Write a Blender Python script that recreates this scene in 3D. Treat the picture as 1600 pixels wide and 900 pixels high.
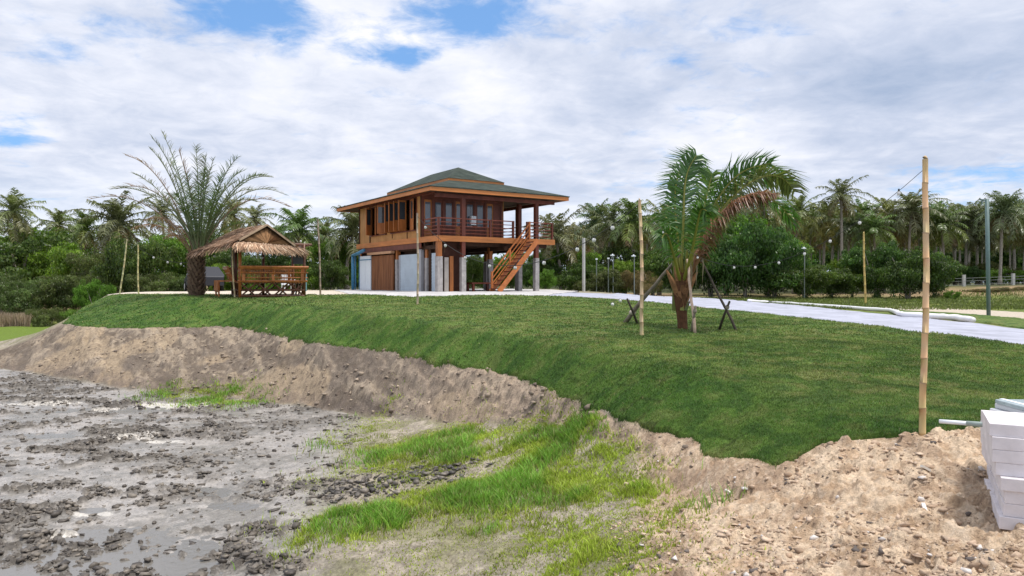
import bpy, math, random
import numpy as np
from mathutils import Vector, Matrix
# ---------------------------------------------------------------- camera, sky, sun, exposure
sc = bpy.context.scene
for o in list(bpy.data.objects): bpy.data.objects.remove(o)
C = sc.collection
F, HY = 1150.0, 441.0
cam = bpy.data.objects.new('camera', bpy.data.cameras.new('camera')); C.objects.link(cam)
cam.data.sensor_width = 36; cam.data.lens = 36*F/1600
cam.data.clip_start = .1; cam.data.clip_end = 8000
cam.location = (0, 0, 0); cam.rotation_euler = (math.pi/2 - math.atan(9/F), 0, 0)
sc.camera = cam
SUN_EL, SUN_AZ = math.radians(72), math.radians(110)      # azimuth clockwise from +Y: behind the camera, a little left
w = bpy.data.worlds.new("World"); sc.world = w; w.use_nodes = True
sun = bpy.data.objects.new('sun', bpy.data.lights.new('sun', 'SUN')); C.objects.link(sun)
sun.data.energy = 2.9; sun.data.angle = math.radians(10); sun.data.color = (1, .95, .88)
sd = Vector((math.sin(SUN_AZ)*math.cos(SUN_EL), math.cos(SUN_AZ)*math.cos(SUN_EL), math.sin(SUN_EL)))
sun.rotation_euler = sd.to_track_quat('Z', 'Y').to_euler()
sc.view_settings.view_transform = 'Standard'; sc.view_settings.look = 'None'
sc.view_settings.exposure = 0.34; sc.view_settings.gamma = 1; sc.view_settings.use_curve_mapping = False
sc.cycles.max_bounces = 6; sc.cycles.diffuse_bounces = 3; sc.cycles.glossy_bounces = 2
sc.cycles.transmission_bounces = 3; sc.cycles.transparent_max_bounces = 4
sc.cycles.use_denoising = True

class NT:
    """small node-tree writer"""
    def __init__(s, tree): s.t = tree; s.n = tree.nodes; s.l = tree.links
    def add(s, typ, ins=None, **kw):
        nd = s.n.new(typ)
        for k, v in kw.items(): setattr(nd, k, v)
        for k, v in (ins or {}).items(): s.put(nd.inputs[k], v)
        return nd
    def put(s, sock, v):
        if isinstance(v, bpy.types.NodeSocket): s.l.new(v, sock)
        elif isinstance(v, bpy.types.Node): s.l.new(v.outputs[0], sock)
        else:
            if isinstance(v, (tuple, list)) and len(v) == 3 and sock.type == 'RGBA': v = (*v, 1)
            sock.default_value = v
    def m(s, op, a, b=0.0, c=None, clamp=False):
        nd = s.add('ShaderNodeMath', operation=op, use_clamp=clamp)
        s.put(nd.inputs[0], a); s.put(nd.inputs[1], b)
        if c is not None: s.put(nd.inputs[2], c)
        return nd.outputs[0]
    def mix(s, f, a, b, blend='MIX'):
        nd = s.add('ShaderNodeMix', data_type='RGBA', blend_type=blend)
        s.put(nd.inputs[0], f); s.put(nd.inputs[6], a); s.put(nd.inputs[7], b)
        return nd.outputs[2]
    def noise(s, vec, scale, detail=4, rough=.5, dist=0, color=False):
        nd = s.add('ShaderNodeTexNoise', {'Scale': scale, 'Detail': detail, 'Roughness': rough, 'Distortion': dist})
        if vec is not None: s.put(nd.inputs['Vector'], vec)
        return nd.outputs[1 if color else 0]
    def ramp(s, v, *stops):
        nd = s.add('ShaderNodeValToRGB'); r = nd.color_ramp
        while len(r.elements) < len(stops): r.elements.new(.5)
        for e, (p, c) in zip(r.elements, stops):
            e.position = p; e.color = (*c, 1) if isinstance(c, (tuple, list)) else (c, c, c, 1)
        s.put(nd.inputs[0], v); return nd.outputs[0]
    def mapr(s, v, a, b, c=0., d=1.):
        nd = s.add('ShaderNodeMapRange', {'From Min': a, 'From Max': b, 'To Min': c, 'To Max': d}, interpolation_type='SMOOTHSTEP')
        s.put(nd.inputs[0], v); return nd.outputs[0]

# --- world: Nishita sky with a broken cloud deck laid out on a plane overhead
N = NT(w.node_tree); N.n.clear()
tc = N.add('ShaderNodeTexCoord').outputs['Generated']
sky = N.add('ShaderNodeTexSky', sky_type='NISHITA', sun_disc=False, sun_elevation=SUN_EL, sun_rotation=SUN_AZ)
sky.air_density = 1.0; sky.dust_density = .6; sky.ozone_density = 1.5
sep = N.add('ShaderNodeSeparateXYZ', {0: tc})
X, Y, Z = sep.outputs
zz = N.m('ADD', N.m('MAXIMUM', Z, 0.0), .16)
pl = N.add('ShaderNodeCombineXYZ', {0: N.m('DIVIDE', X, zz), 1: N.m('DIVIDE', Y, zz), 2: 0.0}).outputs[0]
n1 = N.noise(pl, 1.15, 9, .56, .35)
n2 = N.noise(pl, 3.1, 8, .6, .2)
n3 = N.noise(N.add('ShaderNodeVectorMath', {0: pl, 1: (7.3, 2.1, 4)}, operation='ADD').outputs[0], .62, 6, .5, .3)
def blob(cx, cz, rx, rz, amp):                # bump centred on a direction: holes and thick patches of the deck
    tX = N.m('DIVIDE', X, N.m('MAXIMUM', Y, .05)); tZ = N.m('DIVIDE', Z, N.m('MAXIMUM', Y, .05))
    a = N.m('DIVIDE', N.m('SUBTRACT', tX, (cx-800)/F), rx/F); b = N.m('DIVIDE', N.m('SUBTRACT', tZ, (HY-cz)/F), rz/F)
    r = N.m('ADD', N.m('MULTIPLY', a, a), N.m('MULTIPLY', b, b))
    return N.m('MULTIPLY', N.m('EXPONENT', N.m('MULTIPLY', r, -1.0)), amp)
dens = N.m('ADD', N.m('MULTIPLY', n1, .62), N.m('MULTIPLY', n2, .38))
dens = N.m('ADD', dens, .135)
for b in ((375, 32, 130, 55, -.20), (715, 20, 140, 50, -.19), (300, 80, 200, 50, -.04), (635, 92, 55, 18, -.17), (90, 95, 60, 20, -.13), (15, 215, 70, 16, -.18),
          (965, 35, 70, 20, -.08), (1230, 45, 80, 22, -.09), (200, 60, 55, 22, -.07), (1520, 268, 240, 16, -.05)):
    dens = N.m('ADD', dens, blob(*b))
dens = N.m('ADD', dens, N.m('MULTIPLY', N.m('SUBTRACT', N.noise(pl, 9, 6, .65, .5), .5), .26))
cover = N.mapr(dens, .42, .60)
shade = N.m('ADD', N.m('MULTIPLY', n3, .6), N.m('MULTIPLY', N.noise(pl, 2.3, 7, .62, .4), .4))
for b in ((1370, 140, 170, 50, .10), (1500, 265, 260, 40, .13), (480, 150, 260, 60, .02), (1180, 190, 150, 45, -.13), (1180, 245, 100, 30, -.12), (620, 60, 110, 40, -.12), (250, 250, 200, 30, -.06), (1000, 290, 200, 50, .10)):
    shade = N.m('ADD', shade, blob(*b))
shade = N.m('ADD', shade, N.m('MULTIPLY', N.m('SUBTRACT', N.noise(pl, 6, 7, .6, .6), .5), .22))
ccol = N.ramp(shade, (.36, (.94, .93, .96)), (.48, (.77, .80, .895)), (.60, (.56, .62, .76)), (.78, (.34, .43, .60)))
S = .1
skyc = N.mix(1.0, sky.outputs[0], (.66, .90, 1.2), 'MULTIPLY')
skyc = N.mix(.35, skyc, (2.9, 5.6, 9.6))
cl = N.mix(1.0, ccol, (9.0, 9.0, 9.0), 'MULTIPLY')
low = N.mapr(Z, 0.0, .16, .45, 0.)
cl = N.mix(low, cl, (5.6, 6.9, 8.4))
fin = N.mix(cover, skyc, cl)
bg = N.add('ShaderNodeBackground', {'Color': fin, 'Strength': S})
N.l.new(bg.outputs[0], N.add('ShaderNodeOutputWorld').inputs[0])

# ---------------------------------------------------------------- helpers
R = random.Random(7)
def tag(o, label=None, cat=None, group=None, kind=None):
    if label: o['label'] = label
    if cat: o['category'] = cat
    if group: o['group'] = group
    if kind: o['kind'] = kind
    return o
def empty(name, loc=(0, 0, 0), rz=0.0, label=None, cat=None, group=None):
    o = bpy.data.objects.new(name, None); C.objects.link(o); o.empty_display_size = .2
    o.location = loc; o.rotation_euler = (0, 0, rz); return tag(o, label, cat, group)
def mesh_np(name, V, faces, cols=None, mat=None, smooth=False, ngon=None):
    """faces: list of int arrays (n,3) / (n,4)"""
    me = bpy.data.meshes.new(name)
    V = np.asarray(V, np.float32); faces = [np.asarray(f, np.int32) for f in faces if len(f)]
    me.vertices.add(len(V)); me.vertices.foreach_set('co', V.ravel())
    nl = sum(f.size for f in faces); nf = sum(len(f) for f in faces)
    me.loops.add(nl); me.loops.foreach_set('vertex_index', np.concatenate([f.ravel() for f in faces]))
    me.polygons.add(nf)
    tot = np.concatenate([np.full(len(f), f.shape[1], np.int32) for f in faces])
    st = np.concatenate([[0], np.cumsum(tot)[:-1]]).astype(np.int32)
    me.polygons.foreach_set('loop_start', st); me.polygons.foreach_set('loop_total', tot)
    if smooth: me.polygons.foreach_set('use_smooth', np.ones(nf, bool))
    me.update(calc_edges=True)
    if cols is not None:
        cols = np.asarray(cols, np.float32)
        if cols.shape[1] == 3: cols = np.hstack([cols, np.ones((len(cols), 1), np.float32)])
        a = me.color_attributes.new('Col', 'FLOAT_COLOR', 'POINT'); a.data.foreach_set('color', cols.ravel())
    if mat: me.materials.append(mat)
    return me
def link(name, me, parent=None):
    o = bpy.data.objects.new(name, me); C.objects.link(o)
    if parent is not None: o.parent = parent
    return o
class MB:
    """collects simple solids, then links them as one mesh"""
    def __init__(s): s.v = []; s.f = []; s.c = []; s.sm = False
    def poly(s, pts, faces, col=None):
        n = len(s.v); s.v += [tuple(p) for p in pts]; s.f += [tuple(i+n for i in f) for f in faces]
        s.c += [col or (1, 1, 1)]*len(pts); return s
    def box(s, x0, x1, y0, y1, z0, z1, col=None, M=None):
        P = [Vector((x, y, z)) for z in (z0, z1) for y in (y0, y1) for x in (x0, x1)]
        if M is not None: P = [M @ p for p in P]
        return s.poly(P, [(0, 2, 3, 1), (4, 5, 7, 6), (0, 1, 5, 4), (2, 6, 7, 3), (0, 4, 6, 2), (1, 3, 7, 5)], col)
    def beam(s, a, b, wd, ht, col=None, up=(0, 0, 1)):
        a, b = Vector(a), Vector(b); d = (b-a); L = d.length; d.normalize()
        sx = d.cross(Vector(up))
        if sx.length < 1e-4: sx = Vector((1, 0, 0))
        sx.normalize(); uz = sx.cross(d)
        M = Matrix((( *sx, 0), (*d, 0), (*uz, 0), (0, 0, 0, 1))).transposed(); M.translation = a
        return s.box(-wd/2, wd/2, 0, L, -ht/2, ht/2, col, M)
    def tube(s, pts, rad, n=8, col=None, cap=True):
        pts = [Vector(p) for p in pts]; rr = rad if hasattr(rad, '__len__') else [rad]*len(pts)
        V = []; Fc = []
        for i, p in enumerate(pts):
            t = (pts[min(i+1, len(pts)-1)]-pts[max(i-1, 0)]).normalized()
            a = t.cross(Vector((0, 0, 1)) if abs(t.z) < .9 else Vector((1, 0, 0))).normalized(); b = t.cross(a)
            for k in range(n):
                q = 2*math.pi*k/n; V.append(p + (a*math.cos(q)+b*math.sin(q))*rr[i])
        for i in range(len(pts)-1):
            for k in range(n):
                Fc.append((i*n+k, i*n+(k+1) % n, (i+1)*n+(k+1) % n, (i+1)*n+k))
        if cap: Fc += [tuple(range(n))[::-1], tuple((len(pts)-1)*n+k for k in range(n))]
        return s.poly(V, Fc, col)
    def sphere(s, c, r, n=8, col=None):
        V = []; Fc = []; c = Vector(c); r = Vector(r if hasattr(r, '__len__') else (r, r, r))
        m = n//2+1
        for i in range(m+1):
            th = math.pi*i/m
            for k in range(n):
                q = 2*math.pi*k/n
                V.append(c+Vector((r.x*math.sin(th)*math.cos(q), r.y*math.sin(th)*math.sin(q), r.z*math.cos(th))))
        for i in range(m):
            for k in range(n): Fc.append((i*n+k, (i+1)*n+k, (i+1)*n+(k+1) % n, i*n+(k+1) % n))
        return s.poly(V, Fc, col)
    def build(s, name, mat, parent=None, smooth=False, bevel=0):
        me = bpy.data.meshes.new(name); me.from_pydata(s.v, [], s.f); me.update()
        a = me.color_attributes.new('Col', 'FLOAT_COLOR', 'POINT')
        a.data.foreach_set('color', np.array([(*c[:3], 1) for c in s.c], np.float32).ravel())
        me.materials.append(mat)
        if smooth: me.polygons.foreach_set('use_smooth', [True]*len(me.polygons))
        o = link(name, me, parent)
        if bevel:
            b = o.modifiers.new('bevel', 'BEVEL'); b.width = bevel; b.segments = 2; b.limit_method = 'ANGLE'
        return o
def copy_thing(o, parent=None):
    c = o.copy(); C.objects.link(c)
    if parent is not None: c.parent = parent
    for ch in o.children: copy_thing(ch, c)
    return c

# noise in numpy
def _h(i, j, s):
    n = (i.astype(np.int64)*374761393 + j.astype(np.int64)*668265263 + s*1274126177) & 0xFFFFFFFF
    n = ((n ^ (n >> 13))*1274126177) & 0xFFFFFFFF
    return ((n ^ (n >> 16)) & 0xFFFFFF)/float(0xFFFFFF)
def vn(x, y, s=0):
    i, j = np.floor(x), np.floor(y); u, v = x-i, y-j; u = u*u*(3-2*u); v = v*v*(3-2*v)
    a, b, c, d = _h(i, j, s), _h(i+1, j, s), _h(i, j+1, s), _h(i+1, j+1, s)
    return (a*(1-u)+b*u)*(1-v)+(c*(1-u)+d*u)*v
def fbm(x, y, f, o=4, s=0, g=.5):
    r = 0; A = 0; a = 1.
    for k in range(o):
        r = r+a*vn(x*f+k*17.3+.37*y*f, y*f-k*9.1-.37*x*f, s+k); A += a; a *= g; f *= 2.03
    return r/A
def ss(x, a, b): t = np.clip((x-a)/(b-a), 0, 1); return t*t*(3-2*t)

# ---------------------------------------------------------------- materials
MATS = {}
def mat(name, col, rough=.6, spec=.4, var=.15, scale=3., bump=0., bscale=20., stretch=(1, 1, 1), col2=None, metallic=0, attr=False, coord='Object', detail=5, transl=0):
    if name in MATS: return MATS[name]
    m = bpy.data.materials.new(name); m.use_nodes = True; n = NT(m.node_tree); n.n.clear()
    co = n.add('ShaderNodeTexCoord').outputs[coord]
    mp = n.add('ShaderNodeMapping', {0: co, 'Scale': stretch}).outputs[0]
    ns = n.noise(mp, scale, detail, .6)
    base = n.add('ShaderNodeAttribute', attribute_name='Col').outputs[0] if attr else None
    lo = tuple(c*(1-var) for c in col); hi = tuple(min(1, c*(1+var)) for c in col)
    if col2: hi = col2
    cc = n.ramp(ns, (.3, lo), (.7, hi))
    if base is not None:
        v = n.ramp(ns, (.25, 1-var), (.75, 1+var)); cc = n.mix(1.0, base, v, 'MULTIPLY')
        cc = n.mix(1.0, cc, col, 'MULTIPLY')
    p = n.add('ShaderNodeBsdfPrincipled', {'Base Color': cc, 'Roughness': rough, 'Metallic': metallic, 'Specular IOR Level': spec})
    if bump:
        b = n.add('ShaderNodeBump', {'Strength': .6, 'Distance': bump, 'Height': n.noise(mp, bscale, 5, .6)})
        n.l.new(b.outputs[0], p.inputs['Normal'])
    out = p.outputs[0]
    if transl:
        t = n.add('ShaderNodeBsdfTranslucent', {'Color': cc}); ms = n.add('ShaderNodeMixShader', {0: transl, 1: out, 2: t.outputs[0]}); out = ms.outputs[0]
    n.l.new(out, n.add('ShaderNodeOutputMaterial').inputs[0])
    MATS[name] = m; return m
def leafmat(name, rough=.45, transl=.3, var=.35, hue=True, spec=.35):
    m = bpy.data.materials.new(name); m.use_nodes = True; n = NT(m.node_tree); n.n.clear()
    base = n.add('ShaderNodeAttribute', attribute_name='Col').outputs[0]
    oi = n.add('ShaderNodeObjectInfo').outputs['Random']
    pos = n.add('ShaderNodeNewGeometry').outputs['Position']
    v = n.ramp(n.noise(pos, .9, 4, .6), (.3, 1-var), (.7, 1+var))
    cc = n.mix(1.0, base, v, 'MULTIPLY')
    if hue: cc = n.mix(1.0, cc, n.ramp(oi, (0, (.85, .85, .8)), (.35, (1.15, 1.0, .8)), (.7, (.8, 1.0, .9)), (1, (1.1, 1.1, 1.0))), 'MULTIPLY')
    p = n.add('ShaderNodeBsdfPrincipled', {'Base Color': cc, 'Roughness': rough, 'Specular IOR Level': spec})
    t = n.add('ShaderNodeBsdfTranslucent', {'Color': n.mix(1.0, cc, (1.1, 1.25, .7), 'MULTIPLY')})
    ms = n.add('ShaderNodeMixShader', {0: transl, 1: p.outputs[0], 2: t.outputs[0]})
    n.l.new(ms.outputs[0], n.add('ShaderNodeOutputMaterial').inputs[0]); return m
LEAF = leafmat('leaf', .4, .4); PALM = leafmat('palm_leaf', .38, .22, .2, spec=.5); GRASS = leafmat('grass_blade', .5, .3, .3, hue=False)
HERO = leafmat('young_palm_leaf', .4, .3, .12, hue=False, spec=.5)
BARK = mat('bark', (.32, .285, .245), .85, .2, .35, 6, .03, 14, (1, 1, 4))
# ---------------------------------------------------------------- terrain
def L3(rows): return sorted(rows)
def PZ(px, py, z): return (px, -z*F/(py-HY), z)
lines = [
 [(-900, 1.2, -1.75), (2500, 1.2, -1.75)],
 [PZ(-900, 900, -2.93), PZ(0, 900, -2.93), PZ(200, 900, -2.93), PZ(330, 900, -2.91), PZ(400, 900, -2.84), PZ(500, 900, -2.75), PZ(700, 900, -2.62), PZ(900, 900, -2.4), PZ(1000, 900, -2.15), PZ(1100, 900, -1.98), PZ(1200, 900, -1.92), PZ(1400, 900, -1.8), PZ(1600, 900, -1.72), PZ(2500, 900, -1.68)],
 [PZ(-900, 800, -2.86), PZ(0, 800, -2.858), PZ(300, 790, -2.858), PZ(400, 750, -2.85), PZ(500, 750, -2.79), PZ(700, 750, -2.62), PZ(850, 750, -2.4), PZ(960, 752, -2.25), PZ(1060, 765, -2.12), PZ(1200, 800, -1.9), PZ(1400, 780, -1.68), PZ(1600, 780, -1.64), PZ(2500, 780, -1.6)],
 [PZ(-900, 560, -2.86), PZ(0, 577, -2.86), PZ(100, 594, -2.86), PZ(200, 612, -2.86), PZ(300, 622, -2.86), PZ(400, 630, -2.85), PZ(500, 642, -2.84), PZ(560, 650, -2.78), PZ(640, 655, -2.65), PZ(700, 660, -2.5), PZ(800, 664, -2.25), PZ(850, 668, -2.15), PZ(930, 687, -2.05), PZ(1000, 710, -2.0), PZ(1060, 728, -1.95), PZ(1150, 757, -1.9), PZ(1210, 768, -1.85), PZ(1300, 730, -1.63), PZ(1400, 712, -1.52), PZ(1500, 700, -1.48), PZ(1600, 700, -1.48), PZ(2500, 700, -1.45)],
 [PZ(-900, 540, -2.7), PZ(-100, 556, -2.75), PZ(0, 549, -2.6), PZ(60, 527, -2.05), PZ(95, 508, -1.62), PZ(130, 512, -1.6), PZ(200, 515, -1.6), PZ(300, 512, -1.5), PZ(360, 513, -1.52), PZ(420, 525, -1.56), PZ(500, 541, -1.6), PZ(600, 553, -1.65), PZ(700, 572, -1.7), PZ(760, 584, -1.73), PZ(820, 600, -1.75), PZ(900, 630, -1.78), PZ(960, 655, -1.79), PZ(1020, 680, -1.8), PZ(1060, 692, -1.8), PZ(1090, 705, -1.8), PZ(1150, 722, -1.78), PZ(1210, 733, -1.75), PZ(1250, 717, -1.68), PZ(1280, 700, -1.58), PZ(1330, 690, -1.5), PZ(1440, 682, -1.44), PZ(1500, 673, -1.42), PZ(1600, 668, -1.42), PZ(2500, 660, -1.4)],
 [PZ(-900, 535, -2.65), PZ(-100, 541, -2.7), PZ(0, 534, -2.5), PZ(60, 519, -1.95), PZ(100, 500, -1.5), PZ(130, 480, -1.1), PZ(165, 463.5, -.66), PZ(190, 463, -.62), PZ(300, 467, -.64), PZ(450, 480, -.78), PZ(600, 497, -.9), PZ(750, 518, -1.05), PZ(900, 548, -1.15), PZ(1050, 575, -1.2), PZ(1150, 600, -1.28), PZ(1250, 638, -1.38), PZ(1330, 662, -1.42), PZ(1440, 662, -1.41), PZ(1600, 655, -1.4), PZ(2500, 640, -1.38)],
 [(-900, 34, -2.6), (0, 32, -2.55), (100, 31, -1.9), (130, 33.6, -1.2), PZ(165, 461.8, -.62), PZ(190, 461.5, -.6), PZ(300, 462.5, -.58), PZ(450, 468, -.66), PZ(600, 476, -.7), PZ(750, 486, -.8), PZ(900, 502, -.92), PZ(1062, 513, -.97), PZ(1200, 530, -1.05), PZ(1400, 560, -1.18), PZ(1600, 590, -1.28), PZ(2500, 610, -1.33)],
 [(-900, 36, -2.6), (0, 34, -2.6), (100, 33, -2.4), (130, 34.6, -1.5), (165, 36, -.6), (190, 35.5, -.58), (300, 33.5, -.55), PZ(450, 461, -.56), PZ(560, 460, -.53), PZ(684, 461, -.53), PZ(860, 461.5, -.56), PZ(1000, 470, -.72), PZ(1100, 480, -.82), PZ(1200, 492, -.88), PZ(1300, 505, -.95), PZ(1400, 515, -1.0), PZ(1600, 541, -1.1), PZ(2500, 560, -1.2)],
 [(-900, 38, -2.6), (0, 37, -2.6), (100, 36, -2.6), (130, 36.5, -2.0), (165, 38, -.7), (190, 39, -.56), (300, 41, -.52), (450, 46, -.5), (560, 58, -.5), (860, 58, -.5), (900, 52, -.56), PZ(1000, 462, -.72), PZ(1100, 466, -.85), PZ(1200, 474, -.95), PZ(1300, 484, -1.02), PZ(1400, 492, -1.07), PZ(1600, 515, -1.15), PZ(2500, 530, -1.2)],
 [(-900, 46, -2.6), (0, 46, -2.6), (130, 46, -2.6), (190, 47, -1.9), (300, 48, -1.5), (450, 52, -1.2), (560, 66, -.9), (860, 66, -.9), (900, 59, -1.0), (1000, 48, -1.2), (1100, 46, -1.3), (1200, 42, -1.35), (1300, 36, -1.35), (1400, 34, -1.35), (1600, 28, -1.35), (2500, 26, -1.35)],
 [(-900, 60, -1.2), (100, 60, -1.2), (300, 62, -.9), (560, 74, -.9), (860, 74, -.9), (1000, 62, -1.3), (1400, 60, -1.35), (1600, 56, -1.35), (2500, 52, -1.35)],
 [(-900, 70, -.8), (300, 72, -.8), (560, 85, -.8), (860, 85, -.8), (1000, 76, -1.2), (1200, 76, -1.2), (1430, 72, -1.0), (1480, 66, -.25), (1600, 64, -.15), (2500, 60, -.1)],
 [(-900, 120, -.6), (2500, 120, -.5)],
 [(-900, 500, -1.), (2500, 500, -1.)],
 [(-900, 3500, -2.), (2500, 3500, -2.)]]
T0, T1, NTt = -1.25, 1.25, 1250
tt = np.linspace(T0, T1, NTt); pxs = tt*F+800
def interp_line(ln, k):
    a = np.array(sorted(ln)); return np.interp(pxs, a[:, 0], a[:, k])
LD = np.log(np.array([interp_line(l, 1) for l in lines])); LZ = np.array([interp_line(l, 2) for l in lines])
def blur(a, n, ax):
    k = np.exp(-np.linspace(-2, 2, 2*n+1)**2); k /= k.sum()
    a = np.moveaxis(a, ax, -1); p = np.pad(a, [(0, 0)]*(a.ndim-1)+[(n, n)], 'edge')
    out = sum(k[i]*p[..., i:i+a.shape[-1]] for i in range(2*n+1)); return np.moveaxis(out, -1, ax)
LD = blur(LD, 7, 1); LZ = blur(LZ, 7, 1)
for i in range(1, len(LD)): LD[i] = np.maximum(LD[i], LD[i-1]+.012)
ld = np.concatenate([np.linspace(math.log(1.2), math.log(4.2), 90)[:-1], np.linspace(math.log(4.2), math.log(48), 760)[:-1], np.linspace(math.log(48), math.log(3500), 150)])
ND = len(ld)
Zg = np.empty((ND, NTt))
for j in range(NTt): Zg[:, j] = np.interp(ld, LD[:, j], LZ[:, j])
Zg = blur(Zg, 5, 0); Zg = blur(Zg, 3, 1)
DD = np.exp(ld)[:, None]*np.ones((1, NTt)); XX = DD*tt[None, :]; YY = DD
Zbase = Zg.copy()
LDg = np.repeat(ld[:, None], NTt, 1)
def rel(a, b):            # 0 at line a, 1 at line b
    return (LDg-LD[a][None, :])/(LD[b]-LD[a])[None, :]
PX = np.repeat(pxs[None, :], ND, 0)
def pip(poly, x, y):
    x = np.asarray(x); y = np.asarray(y); ins = np.zeros(x.shape, bool); n = len(poly)
    for i in range(n):
        x1, y1 = poly[i]; x2, y2 = poly[(i+1) % n]
        c = ((y1 > y) != (y2 > y)) & (x < (x2-x1)*(y-y1)/((y2-y1)+1e-12)+x1); ins ^= c
    return ins
def zat(x, y, G=None):
    G = Zg if G is None else G
    x = np.asarray(x, float); y = np.asarray(y, float)
    fj = np.clip((x/y-T0)/(T1-T0)*(NTt-1), 0, NTt-1.001); fi = np.clip(np.interp(np.log(y), ld, np.arange(ND)), 0, ND-1.001)
    i = fi.astype(int); j = fj.astype(int); u = fi-i; v = fj-j
    return (G[i, j]*(1-u)+G[i+1, j]*u)*(1-v)+(G[i, j+1]*(1-u)+G[i+1, j+1]*u)*v
def hit(px, py, dmin=3.0):
    """where the sight line through a photo pixel meets the terrain"""
    d = np.exp(np.linspace(math.log(dmin), math.log(300), 4000)); t = (px-800)/F; s = -(py-HY)/F
    k = np.argmax(zat(t*d, d, Zbase) >= s*d)
    return Vector((t*d[k], d[k], s*d[k]))
def at(px, py, d): return Vector(((px-800)/F*d, d, -(py-HY)/F*d))
# surface weights
r34 = rel(3, 4); r45 = rel(4, 5)
low = ss(-Zbase, 2.70, 2.83)*(YY < 40)*ss(-r34, -.1, .05)        # pond floor
leftw = 1-ss(PX, 520, 760)
mud = low*np.maximum(leftw, ss(-Zbase, 2.78, 2.84))
bank = ss(r34, -.1, .12)*(1-ss(r34, 1.0, 1.2))*(1-ss(YY, 33, 36))
isright = ss(PX, 930, 1060)
near = (r34 < .3)
# displacement
n_big = fbm(XX, YY, .6, 4, 3)-.5
clod = fbm(XX, YY, 5.5, 4, 11, .6); clod2 = fbm(XX, YY, 16, 3, 21, .6)
rid = 1-np.abs(2*fbm(XX+3, YY, 2.6, 4, 31, .55)-1)
lump = ss(fbm(XX, YY*1.5, 1.3, 5, 41, .65), .44, .60)                 # where the mud is churned
q0 = at(440, 705, 2.86*F/(705-HY)); lump = lump*(1-.9*np.exp(-((XX-q0.x)/1.5)**2-((YY-q0.y)/2.6)**2))
track = np.abs(fbm(XX*1.2, YY*.5, .8, 2, 45)-.5)
dip = np.zeros_like(XX)
for a_, b_, wx, wy, q_ in ((60, 604, 1.6, .5, .05), (330, 640, .8, .3, .04), (300, 770, .55, .35, .05), (130, 795, .55, .2, .05), (420, 700, .5, .3, .03), (150, 640, 1.4, .35, .05), (250, 655, 1.0, .3, .05), (60, 680, 1.0, .3, .05), (380, 790, .5, .25, .04), (20, 625, 1.5, .5, .05)):
    q0 = hit(a_, b_) if 0 else at(a_, b_, 2.86*F/(b_-HY)); dip += q_*np.exp(-((XX-q0.x)/wx)**2-((YY-q0.y)/wy)**2)
clodf = fbm(XX, YY*1.3, 9, 3, 12, .6)
mudz = n_big*.06 + (clod-.5)*.03 + lump*((ss(clodf, .48, .66))*.055+(clod2-.5)*.05) + .006 - dip*(1-.6*lump)
stream = fbm(XX*1.1+YY*.5, YY*.5+XX*.5, 1.9, 5, 51, .6)
bankz = (stream-.5)*.22 - (1-np.abs(2*stream-1))**8*.07 + (fbm(XX, YY, 3, 4, 61, .6)-.5)*.20 + ss(clod, .5, .66)*.05*ss(r34, .3, .8) + (clod2-.5)*.06
dirtz = (fbm(XX, YY, 2.2, 4, 71, .62)-.5)*.11 + (ss(clod, .5, .7))*.05 + (clod2-.5)*.055 + (fbm(XX, YY, 34, 2, 22)-.5)*.02
ledgez = (fbm(XX, YY, 1.6, 4, 81, .6)-.5)*.16 + (clod2-.5)*.03
fade = 1-ss(YY, 30, 40)
wR = ss(PX, 960, 1040)*(r34 < 1.6)
lawnw = ss(r45, -.06, .06)
g_near = (1-lawnw)*fade
dz = g_near*(mud*mudz + (1-mud)*((1-wR)*(bank*bankz+(1-bank)*ledgez) + wR*dirtz))
Zg = Zbase + dz
Zg = Zg + (1-ss(YY, 60, 70))*ss(YY, 38, 42)*(fbm(XX, YY, .5, 3, 91)-.5)*.25*ss(rel(8, 9), .2, 1)
# colours (albedo)
def C3(r, g, b): return np.array([r, g, b], float)
def mixc(a, b, k): return a*(1-k[..., None])+b*k[..., None]
f1 = fbm(XX, YY, 1.3, 4, 101); f2 = fbm(XX, YY, 7, 4, 111, .6); f3 = fbm(XX, YY, 22, 3, 121, .6)
col = np.ones((ND, NTt, 3))*C3(.27, .215, .155)
tan = mixc(C3(.44, .315, .21), C3(.60, .47, .34), ss(f2, .36, .60)); tan = mixc(tan, C3(.33, .235, .165), ss(f1, .52, .66)*.7); tan = mixc(tan, C3(.60, .50, .40), ss(f3, .62, .75)*.5)
tan = mixc(tan, C3(.22, .15, .11), ss(-f3, -.34, -.26)*.5)
bk = mixc(C3(.155, .125, .098), C3(.33, .27, .205), ss(stream*.6+f2*.4, .42, .58)); bk = mixc(bk, C3(.17, .14, .115), ss(f1, .5, .62)*.6)
bk = mixc(bk, C3(.40, .31, .21), ss(fbm(XX+YY*.3, YY, .5, 3, 131), .52, .60)*.6)
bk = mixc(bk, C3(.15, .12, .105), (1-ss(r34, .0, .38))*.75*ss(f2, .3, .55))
bk = mixc(bk, C3(.43, .335, .25), ss(PX, 560, 800)*.65*ss(f2, .3, .6)); bk = mixc(bk, C3(.13, .10, .08), ss(clod2, .62, .72)*.7)
lg = mixc(C3(.30, .265, .215), C3(.40, .35, .285), ss(f2, .4, .6)); lg = mixc(lg, C3(.20, .20, .09), ss(f1, .38, .56)*.6); lg = mixc(lg, C3(.14, .115, .09), ss(f3, .58, .7)*.5)
md = mixc(C3(.21, .195, .175), C3(.33, .305, .28), ss(f1*.5+f2*.5, .42, .58)); md = mixc(md, C3(.19, .17, .145), lump*.6*ss(f2, .35, .6)); md = mixc(md, C3(.075, .065, .055), lump*ss(clodf, .44, .56)*.85)
md = mixc(md, C3(.11, .10, .09), ss(f3, .66, .74)*.5)
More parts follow.
